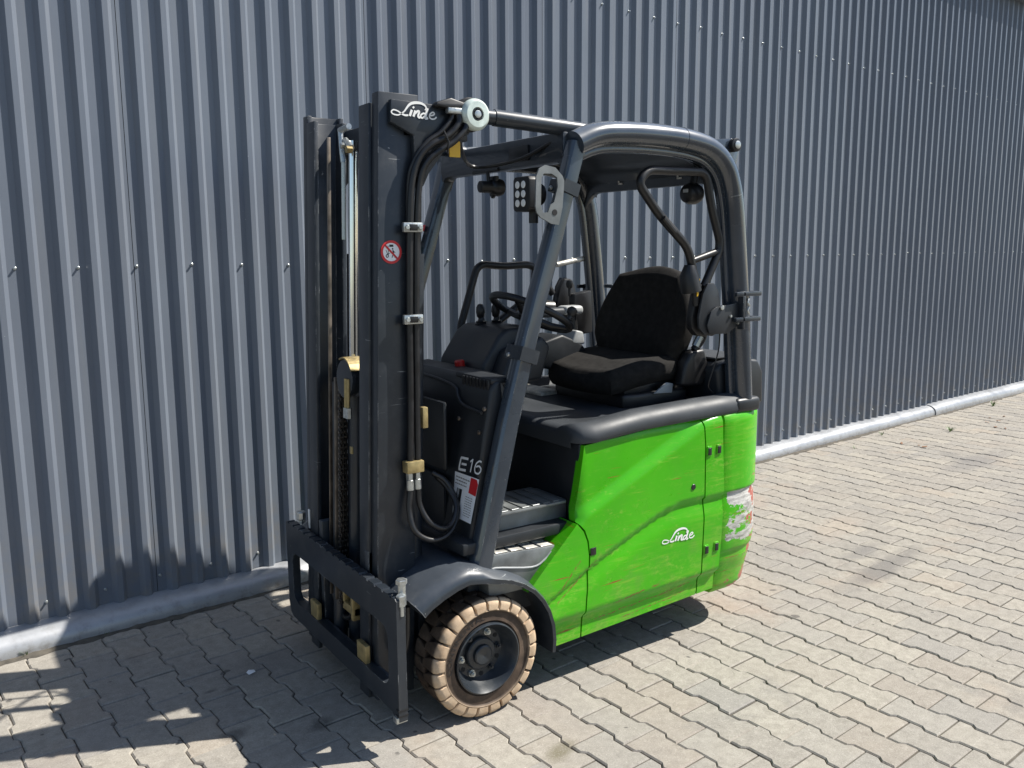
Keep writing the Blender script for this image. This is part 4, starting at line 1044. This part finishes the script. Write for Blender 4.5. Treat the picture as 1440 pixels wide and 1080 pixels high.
obj('backrest', cushion_mesh(0, 0, 0, 0, 0, 0, back_fn), 'fabric', SE, smooth=60)
def cush_fn(u, v, w):
    c = supr(u, v, w, .60); f = (1 - c.x) / 2
    z = 1.070 + .048 * c.z + (.014 * abs(c.y) ** 2.5 if c.z > 0 else 0) + (-.020 * max(0, f - .7) / .3) + .012 * math.sin(f * 5)
    return Vector((.900 + .200 * c.x, YC + .232 * c.y * (1 - .08 * f), z))
obj('cushion', cushion_mesh(0, 0, 0, 0, 0, 0, cush_fn), 'fabric', SE, smooth=60)
bm = new(); poly_prism(bm, [(.755, YC - .225), (.80, YC - .235), (1.09, YC - .235), (1.12, YC - .20), (1.12, YC + .20), (1.09, YC + .235), (.80, YC + .235), (.755, YC + .225)], 'z', .938, 1.002, .014, 3); obj('seat_base', bm, 'black', SE)
bm = new(); box(bm, .78, 1.08, YC - .20, YC + .20, .995, 1.035, .006); obj('seat_pan', bm, 'black', SE)
bm = new(); box(bm, .752, .775, YC - .02, YC + .17, 1.000, 1.022, .008, 3); obj('seat_handle', bm, 'grey', SE)
bm = new(); poly_prism(bm, [(.90, .995), (1.0, .990), (1.005, 1.028), (.97, 1.035)], 'y', YC - .246, YC - .236, .003); obj('seat_adjuster', bm, 'grey', SE)
for s in (-1, 1):
    bm = new(); poly_prism(bm, [(1.01, 1.02), (1.03, 1.11), (1.06, 1.16), (1.14, 1.165), (1.17, 1.08), (1.13, 1.01)], 'y', *sorted((YC + s * .235, YC + s * .290)), .014, 3); obj('belt_housing', bm, 'black', SE)
bm = new(); tube(bm, smooth_path([(1.10, YC - .265, 1.16), (1.14, YC - .275, 1.22), (1.16, YC - .24, 1.30), (1.17, YC - .20, 1.34)], 5), .017, 10); obj('belt_arm', bm, 'black', SE)
bm = new(); tube(bm, [(1.105, YC - .268, 1.175), (1.125, YC - .275, 1.215)], .018, 10); obj('belt_buckle', bm, 'zinc', SE)
# arm rest with the pale pad
AR = empty('armrest', FL)
bm = new(); box(bm, .74, .90, .245, .310, 1.265, 1.305, .014, 3); obj('armrest_tray', bm, 'cover', AR)
bm = new(); box(bm, .895, 1.00, .240, .315, 1.272, 1.312, .016, 3); obj('armrest_pad', bm, 'grey', AR)
bm = new(); poly_prism(bm, [(.70, 1.06), (.68, 1.17), (.80, 1.20), (.90, 1.16), (.98, 1.08), (.86, 1.03)], 'y', .14, .30, .012, 3); obj('control_box', bm, 'plastic', AR)
bm = new(); poly_prism(bm, [(.845, 1.155), (.875, 1.215), (.915, 1.205), (.925, 1.15)], 'y', .14, .27, .008, 3); obj('control_lid', bm, 'grey', AR)
bm = new(); tube(bm, [(.93, .27, 1.08), (.97, .28, 1.20), (.96, .28, 1.28)], .020, 10); obj('armrest_post', bm, 'black', AR)
bm = new(); poly_prism(bm, [(1.00, 1.17), (.99, 1.36), (1.09, 1.375), (1.10, 1.18)], 'y', .30, .345, .006); obj('side_box', bm, 'black', AR)
bm = new(); lathe(bm, [(1.35, .006), (1.385, .007), (1.39, .014), (1.405, .017), (1.42, .014), (1.428, .001)], c=(.985, .33, 0), axis='z', n=16); obj('joystick', bm, 'black', AR)
# ------------------------------------------------------------------ side restraint bars
PV = Vector((1.045, 0, 1.335))
def bail(s, rot):
    B = empty('restraint_bar', FL)
    def T(x, z, y=0.):
        a = R(rot); dx, dz = x - PV.x, z - PV.z
        return Vector((PV.x + dx * math.cos(a) - dz * math.sin(a), s * (.437 + y), PV.z + dx * math.sin(a) + dz * math.cos(a)))
    loop = [T(1.000, 1.345), T(.985, 1.46), T(.950, 1.565), T(.790, 1.690), T(.690, 1.795), T(.735, 1.842), T(1.035, 1.848), T(1.068, 1.72), T(1.130, 1.570), T(1.040, 1.415)]
    bm = new(); tube(bm, fillet(loop, .045, 6), .0165, 14); obj('tube_loop', bm, 'black', B)
    bm = new(); tube(bm, [T(.972, 1.515), T(1.115, 1.552)], .0135, 12); obj('cross_tube', bm, 'black', B)
    bm = new(); tube(bm, [T(.80, 1.672, .016), T(.86, 1.622, .016)], .012, 10); obj('grip_clip', bm, 'black', B)
    bm = new(); tube(bm, [T(.960, 1.50), T(.958, 1.46), T(.972, 1.40)], [.020, .036, .040], 16); obj('pivot_boot', bm, 'black', B)
    bm = new(); poly_prism(bm, [(p.x, p.z) for p in (T(.983, 1.435), T(.998, 1.448), T(.990, 1.385), T(.985, 1.38))], 'y', s * .455 - .002, s * .455 + .002); obj('yellow_sticker', bm, 'yellow', B, smooth=0)
    # arm plate and pillar bracket stay with the pillar
    bm = new(); pts = [(.985, 1.30), (.990, 1.26), (1.02, 1.232), (1.065, 1.225), (1.10, 1.24), (1.115, 1.30), (1.090, 1.40), (1.065, 1.430), (1.03, 1.430), (1.005, 1.39)]
    poly_prism(bm, pts, 'y', s * .462 - .006, s * .462 + .006, .003); obj('arm_plate', bm, 'plastic', B)
    bm = new(); poly_prism(bm, [(x - .012, z - .004) for x, z in pts], 'y', s * .425 - .016, s * .425 + .016, .006); obj('arm_plate', bm, 'black', B)
    bm = new(); poly_prism(bm, [(1.035, 1.235), (1.02, 1.27), (1.04, 1.322), (1.07, 1.338), (1.185, 1.350), (1.205, 1.345), (1.20, 1.262), (1.13, 1.232)], 'y', s * .476 - .004, s * .476 + .004, .002); obj('pivot_bracket', bm, 'plastic', B)
    for x, z in ((1.095, 1.335), (1.145, 1.300), (1.19, 1.27)):
        bm = new(); hexbolt(bm, (x, s * .480, z), (0, s, 0), .010 if x < 1.1 else .006, .008); obj('bracket_bolt', bm, 'zinc', B)
    for z in (1.385, 1.285):
        bm = new(); box(bm, 1.16, 1.305, *sorted((s * .484, s * .500)), z - .010, z + .008, .003); obj('pillar_strap', bm, 'frame', B)
        bm = new(); box(bm, 1.290, 1.305, *sorted((s * .39, s * .484)), z - .010, z + .008, .003); obj('pillar_strap', bm, 'frame', B)
    bm = new(); box(bm, 1.198, 1.212, *sorted((s * .470, s * .500)), 1.245, 1.395, .003); obj('strap_plate', bm, 'mast', B)
    bm = new(); tube(bm, smooth_path([(1.235, s * .492, 1.365), (1.228, s * .497, 1.35), (1.236, s * .497, 1.335), (1.228, s * .497, 1.32), (1.236, s * .497, 1.305)], 4), .0045, 8); obj('strap_chain', bm, 'zinc', B)
    return B
bail(-1, 0); bail(1, 70)
bm = new(); tube(bm, smooth_path([(1.125, -.45, 1.235), (1.13, -.44, 1.16), (1.11, -.43, 1.08), (1.10, -.42, 1.02), (1.14, -.41, .985)], 6), .003, 6); obj('sensor_cable', bm, 'hose', FL)
bm = new(); cyl(bm, (.99, .44, 1.490), (1.17, .44, 1.520), .0125, 14, .003); obj('grab_handle', bm, 'tread_steel', FL)
# ------------------------------------------------------------------ lamps under the guard
WL = empty('work_lamp', FL, (.018, 0, 0))
bm = new(); poly_prism(bm, rrect(.095, .115, .014, 3), 'x', .205, .255, .006); 
for v in bm.verts: v.co += Vector((0, -.375, 1.745))
obj('lamp_housing', bm, 'black', WL)
for y, z in ((-.358, 1.775), (-.392, 1.775), (-.358, 1.745), (-.392, 1.745), (-.358, 1.715), (-.392, 1.715)):
    bm = new(); lathe(bm, [(.203, .0125), (.2015, .0115), (.2010, .001)], c=(0, y, z), axis='x', n=16); obj('lamp_lens', bm, 'lens', WL)
bm = new(); lathe(bm, [(.255, .042), (.285, .036), (.295, .020), (.296, .001)], c=(0, -.375, 1.745), axis='x', n=24); obj('lamp_cooler', bm, 'black', WL)
bm = new(); cyl(bm, (.25, -.385, 1.65), (.25, -.385, 1.69), .016, 10); obj('lamp_foot', bm, 'black', WL)
# bracket plate with opening: outline and hole in x, z
bm = new()
out = [(.235, 1.700), (.238, 1.795), (.250, 1.820), (.275, 1.832), (.315, 1.826), (.345, 1.800), (.352, 1.785), (.345, 1.700), (.330, 1.642), (.300, 1.645), (.255, 1.665), (.240, 1.68)]
inn = [(.256, 1.702), (.258, 1.79), (.268, 1.805), (.300, 1.806), (.322, 1.795), (.325, 1.765), (.310, 1.715), (.295, 1.705), (.285, 1.682), (.265, 1.68)]
plate_with_hole(bm, out, inn, 0, .006)
for v in bm.verts: v.co = Vector((v.co.y - .045, -.480 + v.co.x, v.co.z))
obj('lamp_bracket', bm, 'alu', WL, smooth=30)
bm = new(); cyl(bm, (.267, -.479, 1.682), (.267, -.4815, 1.682), .010, 14); obj('bracket_hole', bm, 'void', WL)
bm = new(); tube(bm, smooth_path([(.345, -.41, 1.88), (.352, -.43, 1.85), (.358, -.45, 1.80), (.350, -.455, 1.77)], 5), .0025, 6); obj('lamp_cable', bm, 'hose', WL)
CL = empty('camera_lamp', FL)
bm = new(); lathe(bm, [(0, .016), (.004, .022), (.05, .022), (.06, .030), (.085, .034), (.10, .030), (.105, .001)], c=(.325, .045, 1.798), axis='x', n=22); obj('lamp_body', bm, 'black', CL)
bm = new(); poly_prism(bm, [(.02, 1.84), (.085, 1.84), (.07, 1.77), (.055, 1.755), (.035, 1.77)], 'x', .385, .400, .004); obj('lamp_visor', bm, 'black', CL)
bm = new(); tube(bm, [(.37, .055, 1.86), (.37, .05, 1.81)], .007, 8); obj('lamp_stalk', bm, 'black', CL)
BE = empty('reversing_alarm', FL)
bm = new(); lathe(bm, [(-.045, .001), (-.044, .018), (-.034, .034), (-.015, .041), (.012, .041), (.030, .034), (.036, .02), (.037, .001)], c=(1.05, -.355, 1.772), axis='x', n=26); obj('alarm_body', bm, 'black', BE)
bm = new(); tube(bm, [(1.05, -.355, 1.80), (1.06, -.36, 1.86), (1.07, -.36, 1.905)], .014, 8); obj('alarm_stalk', bm, 'black', BE)
bm = new(); box(bm, 1.0035, 1.006, -.375, -.350, 1.775, 1.788); obj('alarm_label', bm, 'grey', BE, smooth=0)
bm = new(); tube(bm, smooth_path([(.02, -.33, 1.93), (.10, -.20, 1.90), (.24, -.05, 1.86), (.33, -.20, 1.875), (.38, -.36, 1.93)], 8), .007, 8); obj('header_cable', bm, 'hose', FL)
# ------------------------------------------------------------------ small things on the paving
def weed(px, py, h, n, label):
    o = empty('weed', loc=(px, py, 0)); rr = random.Random(int(px * 1000))
    bm = new()
    for i in range(n):
        a = rr.uniform(0, 6.28); L = h * rr.uniform(.5, 1.1); w = L * rr.uniform(.10, .18); d = Vector((math.cos(a), math.sin(a), 0)); q = Vector((-d.y, d.x, 0))
        lean_ = rr.uniform(.25, 1.0); prev = None; b0 = d * rr.uniform(0, .012)
        for t, ww in ((0, .5), (.35, 1), (.7, .8), (1, .08)):
            p = b0 + d * (L * lean_ * t) + Vector((0, 0, L * (t - .45 * lean_ * t * t) + .001)); cur = [bm.verts.new(p + q * w * ww / 2), bm.verts.new(p - q * w * ww / 2)]
            if prev: bm.faces.new((prev[0], prev[1], cur[1], cur[0]))
            prev = cur
    obj('leaves', bm, 'weed', o, smooth=60)
    bm = new(); tube(bm, [(0, 0, -.006), (0, 0, .004)], .003, 6); obj('root_collar', bm, 'weed', o)
    return tag(o, label, 'weed', 'weeds in the paving joints')
def gnd(px, py):      # pixel of the photograph -> point on the paving
    d = _f + _r * ((px - 720) / 1208) + _u * ((540 - py) / 1208); t = -camp.z / d.z; p = camp + d * t; return p.x, p.y
for px, py, h, n, lab in ((37, 922, .035, 14, 'small green weed at the foot of the skirting, far in front of the forklift mast'), (150, 893, .022, 9, 'tiny weed in the paving joint by the shaded skirting'), (243, 868, .020, 9, 'tiny weed under the skirting where the mast shadow starts'),
                          (1336, 607, .055, 16, 'bushy weed growing out of the paving away from the wall'), (1240, 612, .040, 10, 'weed tuft against the sunlit skirting behind the forklift'), (1396, 571, .060, 14, 'weed tuft against the skirting beyond its joint'), (1202, 631, .030, 8, 'low weed in the paving behind the green counterweight')):
    weed(*gnd(px, py), h, n, lab)
x, y = gnd(353, 947); bm = new(); bm.faces.new([bm.verts.new((x + a, y + b, .004 + c)) for a, b, c in ((-.012, -.014, 0), (.014, -.010, .003), (.016, .012, .001), (-.004, .016, .004), (-.016, .004, .002))])
r_ = bmesh.ops.extrude_face_region(bm, geom=bm.faces[:]); [setattr(v.co, 'z', v.co.z + .0008) for v in r_['geom'] if isinstance(v, bmesh.types.BMVert)]
tag(obj('paper_scrap', bm, 'paper', smooth=0), 'white paper scrap lying on the shaded paving beside the carriage', 'litter')
rr = random.Random(11)
for px, py in ((1392, 588), (1404, 592), (1412, 586), (1388, 594), (1400, 601), (1414, 603), (1268, 624), (1292, 627), (1300, 629)):
    x, y = gnd(px, py); a = rr.uniform(0, 6.3); L = rr.uniform(.018, .035); bm = new(); c_, s_ = math.cos(a), math.sin(a)
    P6 = [(-L, 0, .003), (-L * .3, L * .35, .008), (L * .5, L * .3, .006), (L, 0, .010), (L * .4, -L * .3, .004), (-L * .4, -L * .33, .007)]
    bm.faces.new([bm.verts.new((x + c_ * u - s_ * v, y + s_ * u + c_ * v, w)) for u, v, w in P6])
    bmesh.ops.triangulate(bm, faces=bm.faces[:])
    o = obj('dry_leaf', bm, 'dry', smooth=0); tag(o, 'dry brown leaf lying on the paving behind the forklift near the skirting', 'leaf', 'dry leaves on the paving')

# load table sticker on the far front pillar
bm_parts = ((1.665, 1.640, 'red'), (1.638, 1.585, 'paper'), (1.583, 1.545, 'green_print'), (1.543, 1.520, 'paper'))
for za, zb, mt in bm_parts:
    xf = lambda z: .310 + (z - 1.6) * .325 - .0375
    bm = new(); bm.faces.new([bm.verts.new((xf(z) - .002, y, z)) for z, y in ((za, .412), (za, .452), (zb, .452), (zb, .412))]); obj('pillar_sticker', bm, mt, OG, smooth=0)

# grit washed up against the skirting
bm = new(); rr = random.Random(21); a = []; b = []; x = -1.4
while x < 13.4:
    w = .012 + .022 * rr.random() ** 2 + .006 * math.sin(x * 2.3); a.append(bm.verts.new(wall_pt(x, -.094, .007 + .006 * rr.random()))); b.append(bm.verts.new(wall_pt(x, -.106 - w, .0006))); x += .035
for i in range(len(a) - 1): bm.faces.new((a[i], a[i + 1], b[i + 1], b[i]))
gr = obj('grit', bm, 'sand', ground, smooth=80); gr['kind'] = 'stuff'
